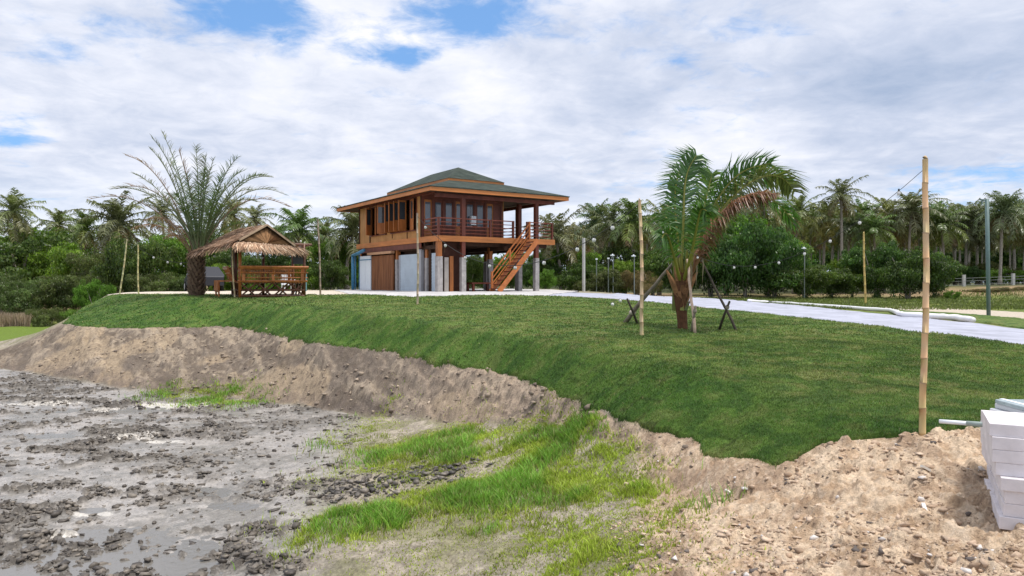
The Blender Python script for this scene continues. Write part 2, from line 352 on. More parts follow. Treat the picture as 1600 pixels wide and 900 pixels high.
pale = np.zeros_like(XX)                                         # sheen of the wet mud, put into its colour as cream streaks
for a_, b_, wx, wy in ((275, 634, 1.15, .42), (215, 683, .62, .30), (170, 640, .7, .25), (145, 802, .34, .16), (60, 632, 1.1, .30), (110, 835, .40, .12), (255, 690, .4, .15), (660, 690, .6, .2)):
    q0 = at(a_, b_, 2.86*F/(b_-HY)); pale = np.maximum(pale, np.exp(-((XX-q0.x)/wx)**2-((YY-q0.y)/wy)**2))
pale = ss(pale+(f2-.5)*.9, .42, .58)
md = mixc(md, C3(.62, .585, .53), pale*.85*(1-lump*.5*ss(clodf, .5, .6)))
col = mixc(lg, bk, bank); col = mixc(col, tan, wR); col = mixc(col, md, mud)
# behind the plateau
fargrass = mixc(C3(.10, .15, .035), C3(.17, .19, .05), ss(f1, .4, .6)); dry = mixc(C3(.30, .22, .13), C3(.20, .17, .08), ss(fbm(XX, YY, .25, 4, 141), .4, .6))
leaflit = C3(.075, .085, .04)
back = ss(rel(7, 8), .9, 1.05)
fc = mixc(fargrass, dry, ss(rel(10, 11), .0, .25)); fc = mixc(fc, np.ones_like(col)*leaflit, ss(rel(10, 11), .9, 1.2))
lz = (1-ss(PX, 150, 560)); fc = mixc(fc, dry, ss(rel(9, 10), .0, .35)*lz)
vivid = np.ones_like(col)*C3(.13, .19, .03); fc = mixc(fc, vivid, (1-ss(PX, 100, 170))*(1-ss(rel(9, 10), -.15, .05)))
col = mixc(col, fc, np.maximum(back, ss(r45, 1, 1.2)*(1-ss(PX, 90, 150))))
wet = np.clip(mud*(1-lump*.6), 0, 1)
# far sandy tracks seen beyond the white path
def px_poly(pts): return [tuple(hit(*p)[:2]) for p in pts]
track_poly = px_poly([(1378, 480), (1450, 480), (1530, 484), (1600, 488), (1900, 500), (1900, 512), (1600, 498), (1550, 495), (1480, 488), (1390, 484)])
tk = pip(track_poly, XX+(f2-.5)*1.0, YY+(f1-.5)*2.0).astype(float)
col = mixc(col, np.ones_like(col)*C3(.50, .44, .36), blur(blur(tk, 2, 0), 2, 1))

LAWN = px_poly([(95, 508), (130, 512), (200, 515), (300, 512), (360, 513), (420, 525), (500, 541), (600, 553), (700, 572), (760, 584), (820, 600), (900, 630), (960, 655), (1020, 680), (1060, 692), (1090, 705), (1150, 722), (1210, 733), (1250, 717), (1280, 700), (1330, 690), (1440, 682), (1500, 673), (1600, 668), (2200, 662)]) + \
    [(60, 20), (30, 19), tuple(hit(1600, 541)[:2]), tuple(hit(1400, 515)[:2]), tuple(hit(1200, 492)[:2]), tuple(hit(1000, 471)[:2]), tuple(hit(860, 463)[:2]), tuple(hit(740, 462)[:2]), tuple(hit(650, 465)[:2]), tuple(hit(560, 461)[:2]), tuple(hit(450, 461.3)[:2]), tuple(hit(300, 460.4)[:2]), (-17.4, 34.6), (-18.6, 33.9), tuple(at(128, 480, 32.5)[:2]), tuple(at(104, 497, 29.5)[:2])]
lawn_n = (fbm(XX, YY, 2.2, 3, 151)-.5)*.22; lawn_n2 = (fbm(XX, YY, 2.2, 3, 161)-.5)*.22
inl = pip(LAWN, XX+lawn_n, YY+lawn_n2)
WEDGE = px_poly([(1228, 475), (1300, 479), (1395, 487.5), (1404, 493), (1470, 498), (1520, 503), (1600, 514.5), (1900, 545), (1900, 530), (1600, 499), (1500, 490), (1400, 484.5), (1300, 478)])
inl2 = pip(WEDGE, XX, YY)

def ground_mat():
    m = bpy.data.materials.new('earth_and_mud'); m.use_nodes = True; n = NT(m.node_tree); n.n.clear()
    a = n.add('ShaderNodeAttribute', attribute_name='Col'); pos = n.add('ShaderNodeNewGeometry').outputs['Position']
    v = n.ramp(n.noise(pos, 35, 4, .65), (.3, .72), (.7, 1.28))
    cc = n.mix(1.0, a.outputs[0], v, 'MULTIPLY')
    v2 = n.ramp(n.noise(pos, 6, 4, .65), (.3, .82), (.7, 1.18)); cc = n.mix(1.0, cc, v2, 'MULTIPLY')
    wetn = n.m('MULTIPLY', a.outputs['Alpha'], n.ramp(n.noise(pos, 1.7, 4, .6), (.35, .55), (.6, 1.0)))
    rough = n.mapr(wetn, 0, 1, .92, .20); spec = n.mapr(wetn, 0, 1, .15, .75)
    p = n.add('ShaderNodeBsdfPrincipled', {'Base Color': cc, 'Roughness': rough, 'Specular IOR Level': spec})
    h = n.m('ADD', n.noise(pos, 30, 5, .7), n.m('MULTIPLY', n.noise(pos, 90, 3, .6), .5))
    b = n.add('ShaderNodeBump', {'Strength': n.mapr(wetn, 0, 1, .9, .25), 'Distance': .025, 'Height': h})
    n.l.new(b.outputs[0], p.inputs['Normal']); n.l.new(p.outputs[0], n.add('ShaderNodeOutputMaterial').inputs[0]); return m
def grid_faces(mask=None):
    idx = np.arange(ND*NTt).reshape(ND, NTt)
    q = np.stack([idx[:-1, :-1], idx[:-1, 1:], idx[1:, 1:], idx[1:, :-1]], -1)
    return q.reshape(-1, 4) if mask is None else q[mask[:-1, :-1]]
V = np.stack([XX, YY, Zg], -1).reshape(-1, 3)
RGBA = np.concatenate([col, wet[..., None]], -1).reshape(-1, 4)
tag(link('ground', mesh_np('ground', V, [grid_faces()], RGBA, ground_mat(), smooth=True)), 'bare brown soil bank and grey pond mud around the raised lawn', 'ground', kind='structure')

# lawn: a turf sheet on the plateau and down its slope
def lawn_mat():
    m = bpy.data.materials.new('turf'); m.use_nodes = True; n = NT(m.node_tree); n.n.clear()
    pos = n.add('ShaderNodeNewGeometry').outputs['Position']; a = n.add('ShaderNodeAttribute', attribute_name='Col').outputs[0]
    c = n.mix(1.0, a, n.ramp(n.noise(pos, 14, 5, .7), (.3, .62), (.7, 1.4)), 'MULTIPLY')
    c = n.mix(1.0, c, n.ramp(n.noise(pos, 60, 3, .7), (.3, .7), (.7, 1.3)), 'MULTIPLY')
    p = n.add('ShaderNodeBsdfPrincipled', {'Base Color': c, 'Roughness': .8, 'Specular IOR Level': .15})
    b = n.add('ShaderNodeBump', {'Strength': .9, 'Distance': .05, 'Height': n.noise(pos, 26, 5, .75)})
    n.l.new(b.outputs[0], p.inputs['Normal']); n.l.new(p.outputs[0], n.add('ShaderNodeOutputMaterial').inputs[0]); return m
def lawn_cols(x, y):
    k = fbm(x, y, .8, 4, 171); k2 = fbm(x, y, 3.5, 3, 181)
    c = mixc(C3(.088, .150, .030), C3(.122, .182, .042), ss(k, .38, .62)); c = mixc(c, C3(.185, .195, .070), ss(k2, .54, .70)*.6)
    bx_, by_ = x*.9+y*.44, y*.9-x*.44; row_ = np.floor(by_/.42); sx_ = np.abs(((bx_/.62+row_*.37) % 1)-.5); sy_ = np.abs(((by_/.42) % 1)-.5)
    seam = np.maximum(ss(sx_, .455, .485), ss(sy_, .45, .48))*ss(fbm(x, y, 1.7, 3, 176), .46, .60); c = c*(1-.45*seam[..., None])
    pt_ = _h(np.floor(bx_/.62+row_*.37), row_, 9); c = c*(.90+.2*pt_[..., None])
    return mixc(c, C3(.045, .095, .022), ss(-k2, -.44, -.32)*.6)
tuft = fbm(XX, YY, 4.5, 3, 191, .6)
Zl = np.where(inl | inl2, np.maximum(Zg, Zbase)+.035+(tuft-.5)*.055*fade+(fbm(XX, YY, 1.0, 2, 195)-.5)*.05*fade, Zg)
q = grid_faces(); m4 = (inl | inl2)
fm = m4.reshape(-1)[q].all(1); q = q[fm]
edge = np.zeros(ND*NTt, bool); cnt = np.bincount(q.ravel(), minlength=ND*NTt)
edge = (cnt > 0) & (cnt < 4)
Zl2 = Zl.reshape(-1).copy(); Zl2[edge] = Zg.reshape(-1)[edge]-.02
VL = np.stack([XX.reshape(-1), YY.reshape(-1), Zl2], -1)
used = np.where(cnt > 0)[0]; remap = np.full(ND*NTt, -1); remap[used] = np.arange(len(used))
lc = lawn_cols(XX.reshape(-1)[used], YY.reshape(-1)[used])
slope_shade = ss(r45, -.1, .15)*(1-ss(r45, .75, 1.25))                   # shade of the steep side, put into the turf colour as darker green
def darken_slope(c, k): return mixc(c, c*np.array([.66, .82, .60]), k)
lc = darken_slope(lc, slope_shade.reshape(-1)[used])
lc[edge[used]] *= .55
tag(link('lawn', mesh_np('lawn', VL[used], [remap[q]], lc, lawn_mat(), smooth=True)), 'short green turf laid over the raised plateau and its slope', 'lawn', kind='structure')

# ---- grass blades
def blades(name, x, y, z, h, wd, cols, lean=.35, seed=1, mat_=None):
    rg = np.random.default_rng(seed); n = len(x)
    a = rg.uniform(0, 2*np.pi, n); dx, dy = np.cos(a), np.sin(a); l = h*lean*rg.uniform(.3, 1.6, n); b = rg.uniform(0, 2*np.pi, n)
    lx, ly = np.cos(b)*l, np.sin(b)*l; hw = wd/2
    P = np.empty((n, 5, 3)); base = np.stack([x, y, z], -1)
    P[:, 0] = base-np.stack([dx*hw, dy*hw, 0*hw], -1); P[:, 1] = base+np.stack([dx*hw, dy*hw, 0*hw], -1)
    mid = base+np.stack([lx*.35, ly*.35, h*.6], -1)
    P[:, 2] = mid+np.stack([dx*hw*.75, dy*hw*.75, 0*hw], -1); P[:, 3] = mid-np.stack([dx*hw*.75, dy*hw*.75, 0*hw], -1)
    P[:, 4] = base+np.stack([lx, ly, h], -1)
    i = np.arange(n)[:, None]*5
    return mesh_np(name, P.reshape(-1, 3), [i+np.array([[0, 1, 2, 3]]), i+np.array([[3, 2, 4]])], np.repeat(cols, 5, 0), mat_ or GRASS)
rg = np.random.default_rng(5)
def plan_points(n, x0, x1, y0, y1): return rg.uniform(x0, x1, n), rg.uniform(y0, y1, n)
bx, by, bh, bw = [], [], [], []
for n, y0, y1, h, wd in ((260000, 6.3, 9.5, .025, .005), (260000, 9.5, 14, .028, .008), (160000, 14, 23, .032, .015), (70000, 23, 34, .04, .03)):
    yy = rg.uniform(y0, y1, n); x = rg.uniform(-.74, 1.0, n)*yy
    k = pip(LAWN, x+(fbm(x, yy, 2.2, 3, 151)-.5)*.22, yy+(fbm(x, yy, 2.2, 3, 161)-.5)*.22) ; x, yy = x[k], yy[k]
    bx.append(x); by.append(yy); bh.append(rg.uniform(.6, 1.3, len(x))*h); bw.append(np.full(len(x), wd))
bx, by, bh, bw = map(np.concatenate, (bx, by, bh, bw))
bz = zat(bx, by, np.where(m4, Zl, Zg))-.006
bc = darken_slope(lawn_cols(bx, by), zat(bx, by, slope_shade))*rg.uniform(.55, 1.6, (len(bx), 1)); bc[:, 0] *= rg.uniform(.8, 1.25, len(bx))
dr = rg.random(len(bx)) < .035; bc[dr] = np.array([.26, .23, .10])*rg.uniform(.7, 1.2, (dr.sum(), 1))
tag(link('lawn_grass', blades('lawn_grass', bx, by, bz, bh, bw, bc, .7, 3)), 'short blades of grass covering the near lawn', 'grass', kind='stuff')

# weeds on the pond ledge
def weed_density(x, y):
    px = x/y*F+800
    polys = [([(425, 852), (480, 818), (600, 790), (700, 758), (780, 728), (790, 690), (860, 655), (920, 652), (985, 690), (1010, 735), (1000, 790), (900, 792), (800, 775), (650, 822), (520, 846)], 1.0),
             ([(520, 705), (560, 660), (600, 628), (622, 632), (615, 655), (570, 690)], .75),
             ([(820, 905), (880, 835), (960, 790), (1008, 795), (1002, 860), (985, 905)], 1.0), ([(740, 905), (800, 850), (900, 800), (1000, 790), (1004, 905)], .6),
             ([(570, 745), (590, 690), (700, 665), (860, 655), (940, 660), (900, 720), (760, 752)], .7),
             ([(560, 790), (700, 752), (1000, 745), (1000, 860), (860, 900), (700, 860), (560, 850)], .25),
             ([(450, 760), (560, 720), (600, 725), (480, 775)], .35),
             ([(560, 900), (600, 850), (820, 800), (900, 800), (860, 900)], .35),
             ([(230, 620), (260, 600), (360, 606), (420, 622), (340, 636)], .7),
             ([(1000, 905), (1060, 880), (1180, 885), (1200, 905)], .5),
             ([(200, 505), (190, 505), (0, 509), (0, 526), (60, 524)], .5)]
    D = np.zeros(len(x)); nx, ny = (fbm(x, y, 1.5, 4, 201, .6)-.5)*.9, (fbm(x, y, 1.5, 4, 211, .6)-.5)*.9
    x = x+_h(np.floor(x*997), np.floor(y*1013), 3)**3*.7*np.sign(_h(np.floor(x*991), np.floor(y*877), 4)-.5); y = y+(_h(np.floor(x*887), np.floor(y*1019), 5)**3)*.9*np.sign(_h(np.floor(x*853), np.floor(y*907), 6)-.5)
    for p, dns in polys:
        D = np.maximum(D, pip(px_poly(p), x+nx, y+ny)*dns)
    return D
n = 1300000
yy = rg.uniform(4.6, 22, n); x = rg.uniform(-.55, .36, n)*yy
D = weed_density(x, yy); pat = ss(fbm(x, yy, 2.4, 3, 221), .36, .55)*ss(fbm(x, yy, 9, 2, 222), .3, .5); D = D*(.38+.62*pat)*(1-ss(zat(x, yy, (r45*1.0)), -.2, 0))
k = rg.random(n) < D*.8; x, yy, D = x[k], yy[k], D[k]
kk = fbm(x, yy, .9, 3, 231); h = (.045+.10*ss(kk, .38, .62))*rg.uniform(.5, 1.35, len(x))*(.45+.55*D)
cw = mixc(C3(.36, .45, .06), C3(.20, .38, .055), ss(kk, .47, .6)); cw = mixc(cw, C3(.27, .24, .09), (rg.random(len(x)) < .15+.40*(1-D)).astype(float)*.8)
cw = cw*rg.uniform(.65, 1.35, (len(x), 1))
tag(link('weeds', blades('weeds', x, yy, zat(x, yy)-.012, h, np.full(len(x), .008)+.0004*yy, cw, .6, 9)), 'bright green weeds growing over the pond ledge', 'weeds', kind='stuff')

# ---- water in the pond hollows
WATER = bpy.data.materials.new('pond_water'); WATER.use_nodes = True
n_ = NT(WATER.node_tree); n_.n.clear(); pos = n_.add('ShaderNodeNewGeometry').outputs['Position']
p_ = n_.add('ShaderNodeBsdfPrincipled', {'Base Color': (.17, .16, .145, 1), 'Roughness': .16, 'Specular IOR Level': 1.0, 'IOR': 1.4})
b_ = n_.add('ShaderNodeBump', {'Strength': .6, 'Distance': .012, 'Height': n_.noise(pos, 11, 4, .6)})
n_.l.new(b_.outputs[0], p_.inputs['Normal']); n_.l.new(p_.outputs[0], n_.add('ShaderNodeOutputMaterial').inputs[0])
wb = MB(); wb.poly([(-60, 3, -2.882), (1.0, 3, -2.882), (1.0, 42, -2.882), (-60, 42, -2.882)], [(0, 1, 2, 3)])
tag(wb.build('pond_water', WATER), 'shallow grey puddles lying on the pond floor', 'water', kind='structure')

# ---- clods and stones
def rocks(name, pts, size, cols, mat_, label, cat, seed=1, flat=.6):
    rr = np.random.default_rng(seed); ico_v = []; t = (1+5**.5)/2
    iv = np.array([(-1, t, 0), (1, t, 0), (-1, -t, 0), (1, -t, 0), (0, -1, t), (0, 1, t), (0, -1, -t), (0, 1, -t), (t, 0, -1), (t, 0, 1), (-t, 0, -1), (-t, 0, 1)])/1.902
    ifc = np.array([(0, 11, 5), (0, 5, 1), (0, 1, 7), (0, 7, 10), (0, 10, 11), (1, 5, 9), (5, 11, 4), (11, 10, 2), (10, 7, 6), (7, 1, 8), (3, 9, 4), (3, 4, 2), (3, 2, 6), (3, 6, 8), (3, 8, 9), (4, 9, 5), (2, 4, 11), (6, 2, 10), (8, 6, 7), (9, 8, 1)])
    n = len(pts); s = np.asarray(size)[:, None, None]
    v = iv[None]*rr.uniform(.35, 1.45, (n, 12, 1))*s*rr.uniform(.5, 1.6, (n, 1, 3))*np.array([1, 1, flat])
    a = rr.uniform(0, 6.28, n); ca, sa = np.cos(a)[:, None], np.sin(a)[:, None]
    v = np.stack([v[..., 0]*ca-v[..., 1]*sa, v[..., 0]*sa+v[..., 1]*ca, v[..., 2]], -1)+np.asarray(pts)[:, None, :]
    me = mesh_np(name, v.reshape(-1, 3), [(np.arange(n)[:, None, None]*12+ifc[None]).reshape(-1, 3)], np.repeat(cols, 12, 0), mat_)
    return tag(link(name, me), label, cat, kind='stuff')
SOIL = mat('soil_clod', (1, 1, 1), .9, .2, .3, 25, .006, 60, attr=True)
WETSOIL = mat('wet_clod', (1, 1, 1), .5, .45, .35, 20, .006, 60, attr=True)
n = 11000; yy = 4.3+6*rg.random(n)**1.5; x = rg.uniform(.13, .74, n)*yy
k = (zat(x, yy, r45) < -.04) & (fbm(x, yy, 1.6, 3, 241) > .44); x, yy = x[k], yy[k]; sz = .006+.026*rg.random(len(x))**5
cc = mixc(C3(.40, .285, .20), C3(.58, .45, .34), rg.random(len(x)))*rg.uniform(.7, 1.1, (len(x), 1)); wv = rg.random(len(x)) < .04; cc[wv] = (.62, .58, .55); wv = rg.random(len(x)) < .06; cc[wv] = (.14, .12, .11)
rocks('soil_clods', np.stack([x, yy, zat(x, yy)+sz*.2], -1), sz, cc, SOIL, 'tan clods and stones loose on the bare soil', 'soil clods', 2)
n = 110000; yy = rg.uniform(6.5, 23, n); x = rg.uniform(-.74, -.05, n)*yy
k = (zat(x, yy, mud) > .5) & (rg.random(n) < .03+.80*zat(x, yy, lump*ss(clod, .42, .6))); x, yy = x[k], yy[k]; sz = .010+.045*rg.random(len(x))**4
cc = mixc(C3(.06, .05, .042), C3(.22, .19, .155), rg.random(len(x))**1.5)
rocks('mud_clods', np.stack([x, yy, zat(x, yy)+sz*.15], -1), sz, cc, WETSOIL, 'dark wet lumps of mud churned up on the pond floor', 'mud clods', 4, .5)
n = 9000; yy = rg.uniform(7, 24, n); x = rg.uniform(-.7, .25, n)*yy
k = (zat(x, yy, bank) > .5) & (zat(x, yy, mud) < .4); x, yy = x[k], yy[k]; sz = .012+.05*rg.random(len(x))**4
cc = mixc(C3(.15, .12, .10), C3(.42, .34, .26), rg.random(len(x)))
rocks('bank_clods', np.stack([x, yy, zat(x, yy)+sz*.2], -1), sz, cc, SOIL, 'crumbled brown soil lumps on the eroded bank', 'soil lumps', 6)
# dark ridge of turned mud in the grass
x = rg.uniform(0, 1, 900); a_, b_ = hit(500, 772), hit(735, 728); px_ = a_.x+(b_.x-a_.x)*x+rg.normal(0, .14, 900); py_ = a_.y+(b_.y-a_.y)*x+rg.normal(0, .34, 900)
sz = .010+.038*rg.random(900)**3.5; cc = mixc(C3(.05, .045, .04), C3(.22, .19, .16), rg.random(900)**2)
rocks('turned_mud', np.stack([px_, py_, zat(px_, py_)+sz*.5], -1), sz, cc, WETSOIL, 'ridge of dark turned mud lying between the weeds', 'mud ridge', 8)
# ---------------------------------------------------------------- path and apron
def strip(name, near_px, far_pts, mat_, up, label, cat='path'):
    """sheet laid on the terrain between two plan polylines"""
    n = 220; A = [Vector(hit(*p)[:2]) if len(p) == 2 else at(*p).xy for p in near_px]; B = [Vector(hit(*p)[:2]) if len(p) == 2 else at(*p).xy for p in far_pts]
    def res(P):
        L = np.cumsum([0]+[(P[i+1]-P[i]).length for i in range(len(P)-1)]); u = np.linspace(0, L[-1], n)
        return np.interp(u, L, [p.x for p in P]), np.interp(u, L, [p.y for p in P])
    ax, ay = res(A); bx_, by_ = res(B); m = 40
    u = np.linspace(0, 1, m)[:, None]; x = ax*(1-u)+bx_*u; y = ay*(1-u)+by_*u
    wob = (fbm(x, y, 1.6, 4, 301, .6)-.5)*.6*np.minimum(1, 4*np.minimum(u, 1-u)+.35); y = y+wob
    z = np.maximum(zat(x, y, Zbase), zat(x, y, Zl))+up+(fbm(x, y, 1.6, 3, 311)-.5)*.05
    z[0] -= up+.03; z[-1] -= up+.03
    idx = np.arange(m*n).reshape(m, n); q = np.stack([idx[:-1, :-1], idx[:-1, 1:], idx[1:, 1:], idx[1:, :-1]], -1).reshape(-1, 4)
    return tag(link(name, mesh_np(name, np.stack([x, y, z], -1).reshape(-1, 3), [q], None, mat_, smooth=True)), label, cat, kind='structure')
CLOTH = mat('white_groundcloth', (.37, .385, .46), .75, .2, .22, 1.4, .06, 3, (1, 1, 1), coord='Object')
CONC = mat('concrete', (.42, .41, .39), .85, .2, .25, 3, .004, 30)
SAND = mat('pale_sand', (.56, .50, .42), .9, .1, .2, 2, .02, 12)
strip('path', [(850, 462.6), (900, 463.5), (960, 467), (1000, 471), (1050, 475.5), (1100, 481), (1150, 486.5), (1200, 492.5), (1250, 499), (1300, 505.5), (1350, 511), (1400, 517), (1450, 522), (1500, 528), (1560, 536), (1600, 541.5), (1800, 566)],
      [(850, 456, 40), (900, 456.5, 40), (960, 458.5, 40), (1000, 461.5), (1050, 463.5), (1100, 466), (1150, 470), (1200, 474.5), (1250, 478.5), (1300, 484), (1350, 489), (1400, 493.5), (1450, 498.5), (1500, 504), (1560, 511), (1600, 516), (1800, 536)], CLOTH, .03, 'pale white cloth covered path curving past the lawn to the house')
strip('paved_apron', [(545, 460.5), (600, 462.2), (640, 464.3), (684, 464.5), (740, 462.6), (800, 462.8), (856, 463)], [(520, 445.9+9, 46), (600, 454.5, 47), (660, 454.2, 50), (720, 454, 52), (780, 454, 52), (830, 454, 50), (905, 455.5, 44)], mat('apron_concrete', (.50, .49, .49), .8, .2, .3, 1.5, .02, 8, col2=(.62, .61, .62)), .045, 'worn pale concrete apron under and before the raised house')
strip('sand_path', [(160, 461.4), (220, 460.6), (300, 460.4), (400, 461), (480, 461.2), (550, 460.9)], [(168, 459.6, 36), (220, 458.6, 37.5), (300, 458, 38.5), (400, 457.2, 41), (480, 456.6, 43), (550, 455.5, 45)], SAND, .03, 'pale sandy path behind the pavilion and date palm')
# rolled white cloth lying along the far side of the path
pts = [hit(*p)+Vector((0, 0, .09)) for p in [(1170, 473), (1200, 474), (1250, 477.5), (1300, 481), (1350, 485), (1392, 488), (1402, 493), (1412, 496), (1460, 499), (1490, 501), (1520, 505)]]
mb = MB(); q_ = [pts[0].lerp(pts[1], .0)]
for i in range(len(pts)-1):
    for k in range(1, 5): q_.append(pts[i].lerp(pts[i+1], k/4)+Vector((0, R.uniform(-.02, .02), R.uniform(-.012, .012))))
mb.tube(q_, [.085*R.uniform(.85, 1.1) for _ in q_], 8)
tag(mb.build('cloth_roll', mat('white_plastic', (.8, .8, .82), .45, .4, .04), smooth=True), 'long rolled white cloth lying along the far edge of the white path', 'cloth roll')

# ---------------------------------------------------------------- house
TEAK = mat('orange_teak', (.38, .130, .034), .5, .4, .35, 3.0, .004, 18, (1, 1, .25))
TEAKH = mat('orange_teak_board', (.50, .185, .052), .5, .35, .25, 2.5, .004, 16, (.3, .3, 2))
DTEAK = mat('red_brown_timber', (.14, .036, .020), .5, .4, .35, 3, .004, 18, (1, 1, .3))
PLY = mat('plywood_panel', (.42, .190, .056), .55, .3, .28, 1.6, .003, 14, (1, 1, .5), col2=(.52, .255, .082))
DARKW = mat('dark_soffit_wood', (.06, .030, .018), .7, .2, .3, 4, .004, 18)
WPLANK = mat('weathered_plank', (.20, .065, .026), .65, .25, .5, 4, .006, 20, (4, 4, .15), col2=(.36, .15, .06))
GLASS = mat('window_glass', (.045, .055, .065), .06, .8, .1)
SHUT = mat('grey_blue_sheet', (.50, .58, .65), .5, .4, .08, 2, 0)
COLC = mat('raw_concrete', (.38, .36, .35), .85, .2, .28, 4, .006, 25)
WHITE = mat('white_paint', (.82, .86, .90), .4, .4, .04)
BLUE = mat('blue_paint', (.05, .20, .34), .4, .45, .2, 5)
def roofmat():
    m = bpy.data.materials.new('roof_shingle'); m.use_nodes = True; n = NT(m.node_tree); n.n.clear()
    co = n.add('ShaderNodeTexCoord').outputs['Object']; sp = n.add('ShaderNodeSeparateXYZ', {0: co})
    row = n.m('MULTIPLY', sp.outputs[2], 9.0); fr = n.m('FRACT', row); cell = n.m('FLOOR', row)
    cv = n.add('ShaderNodeCombineXYZ', {0: n.m('MULTIPLY', n.m('ADD', sp.outputs[0], sp.outputs[1]), 3.2), 1: cell, 2: 0.0})
    wn = n.add('ShaderNodeTexWhiteNoise', {0: n.add('ShaderNodeVectorMath', {0: cv}, operation='FLOOR').outputs[0]}, noise_dimensions='3D').outputs[0]
    c = n.ramp(wn, (0, (.022, .034, .027)), (1, (.048, .062, .050))); c = n.mix(1.0, c, n.ramp(n.noise(co, 2.5, 4), (.3, .75), (.7, 1.25)), 'MULTIPLY')
    p = n.add('ShaderNodeBsdfPrincipled', {'Base Color': c, 'Roughness': .85, 'Specular IOR Level': .2})
    b = n.add('ShaderNodeBump', {'Strength': .7, 'Distance': .03, 'Height': n.m('SUBTRACT', 1.0, fr)})
    n.l.new(b.outputs[0], p.inputs['Normal']); n.l.new(p.outputs[0], n.add('ShaderNodeOutputMaterial').inputs[0]); return m
SHING = roofmat()
TH = .99; HO = Vector(((684-800)/F*37.1, 37.1, -.5))
house = empty('stilt_house', HO, math.pi/2-TH, 'two storey teak house raised on posts with a dark hipped roof and a veranda', 'house')
HG = -.03
hb = lambda: MB()
# columns: concrete foot, timber head
colpos = [(.13, .13, 2.6), (1.52, .13, 4.95), (6.2, .2, 4.95), (.35, 1.8, 2.6), (.2, 5.2, 2.6), (.2, 10.6, 2.6), (6.25, 1.95, 4.95), (7.05, 3.3, 4.95), (4.2, 1.8, 2.6), (6.2, 5.4, 2.6), (4.2, 5.4, 2.6), (6.2, 9.6, 2.6), (4.0, 9.6, 2.6), (7.1, 7.0, 4.95)]
for i, (x, y, t) in enumerate(colpos):
    s = .13 if i != 0 else .15
    zc = 1.82+R.uniform(-.05, .05)
    c = hb().box(x-s, x+s, y-s, y+s, HG-.1, zc).build('column', COLC, house, bevel=.01)
    hb().box(x-s*.82, x+s*.82, y-s*.82, y+s*.82, zc-.02, t+(.0 if t > 3 else .02)).build('timber_post', DTEAK if t > 3 else TEAK, c, bevel=.008)
# floor
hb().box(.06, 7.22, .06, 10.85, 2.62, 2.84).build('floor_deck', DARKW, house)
f = hb(); f.box(-.0, 7.28, -.04, .055, 2.58, 2.87); f.box(-.04, .055, -.04, 10.91, 2.58, 2.87); f.box(7.225, 7.32, -.04, 10.91, 2.58, 2.87); f.box(-.0, 7.28, 10.855, 10.95, 2.58, 2.87)
f.build('edge_board', TEAKH, house, bevel=.01)
j = hb()
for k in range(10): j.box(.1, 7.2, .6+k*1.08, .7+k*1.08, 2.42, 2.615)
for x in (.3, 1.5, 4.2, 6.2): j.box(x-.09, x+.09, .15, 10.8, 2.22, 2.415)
j.build('floor_joists', DARKW, house)
# upper room walls, left face (plane x=0, y from 1.75 to 10.4)
WT = 5.18
wl = hb()
def wall_seg(y0, y1, z0, z1): wl.box(-.03, .03, y0, y1, z0, z1)
W1 = (6.25, 8.55, 3.28, 4.92); W2 = (2.35, 5.6, 3.28, 4.95)
for a_, b_, z0, z1 in ((1.75, 2.35, 2.872, WT), (2.35, 5.6, 2.872, 3.28), (2.35, 5.6, 4.95, WT), (5.6, 6.25, 2.872, WT), (6.25, 8.55, 2.872, 3.28), (6.25, 8.55, 4.92, WT), (8.55, 10.4, 2.872, WT)): wall_seg(a_, b_, z0, z1)
wl.build('plywood_wall', PLY, house)
hb().box(-.05, 5.0, 10.4, 10.46, 2.872, WT).build('end_wall', PLY, house)
hb().box(5.0, 5.06, 1.75, 10.46, 2.872, WT).build('rear_wall', PLY, house)
for y in (1.78, 8.68, 10.36): hb().box(-.075, -.032, y-.055, y+.055, 2.875, WT).build('wall_batten', DARKW, house)
for y, z0, z1 in ((5.45, 2.98, 3.22), (3.5, 2.875, 3.2)): hb().box(-.06, -.032, y-.025, y+.025, z0, z1).build('wall_batten', DARKW, house)
def casement(parent, hinge_y, ang, wdt, z0, z1, sgn):
    """window leaf: frame, wood panel below, glass above"""
    M = Matrix.Translation((-.05, hinge_y, 0)) @ Matrix.Rotation(math.radians(ang), 4, 'Z')
    m = hb(); t = .022
    m.box(-t, t, 0, .07*sgn, z0, z1, M=M) if sgn > 0 else m.box(-t, t, -.07, 0, z0, z1, M=M)
    a_, b_ = (wdt-.07, wdt) if sgn > 0 else (-wdt, -wdt+.07); m.box(-t, t, a_, b_, z0, z1, M=M)
    lo, hi = (.07, wdt-.07) if sgn > 0 else (-wdt+.07, -.07)
    m.box(-t, t, lo, hi, z0, z0+.09, M=M); m.box(-t, t, lo, hi, z1-.09, z1, M=M); m.box(-t*.8, t*.8, lo, hi, z0+.09, z0+.62, M=M)
    s = m.build('shutter', TEAK, parent)
    hb().box(-.006, .006, lo, hi, z0+.62, z1-.09, M=M).build('pane', GLASS, s)
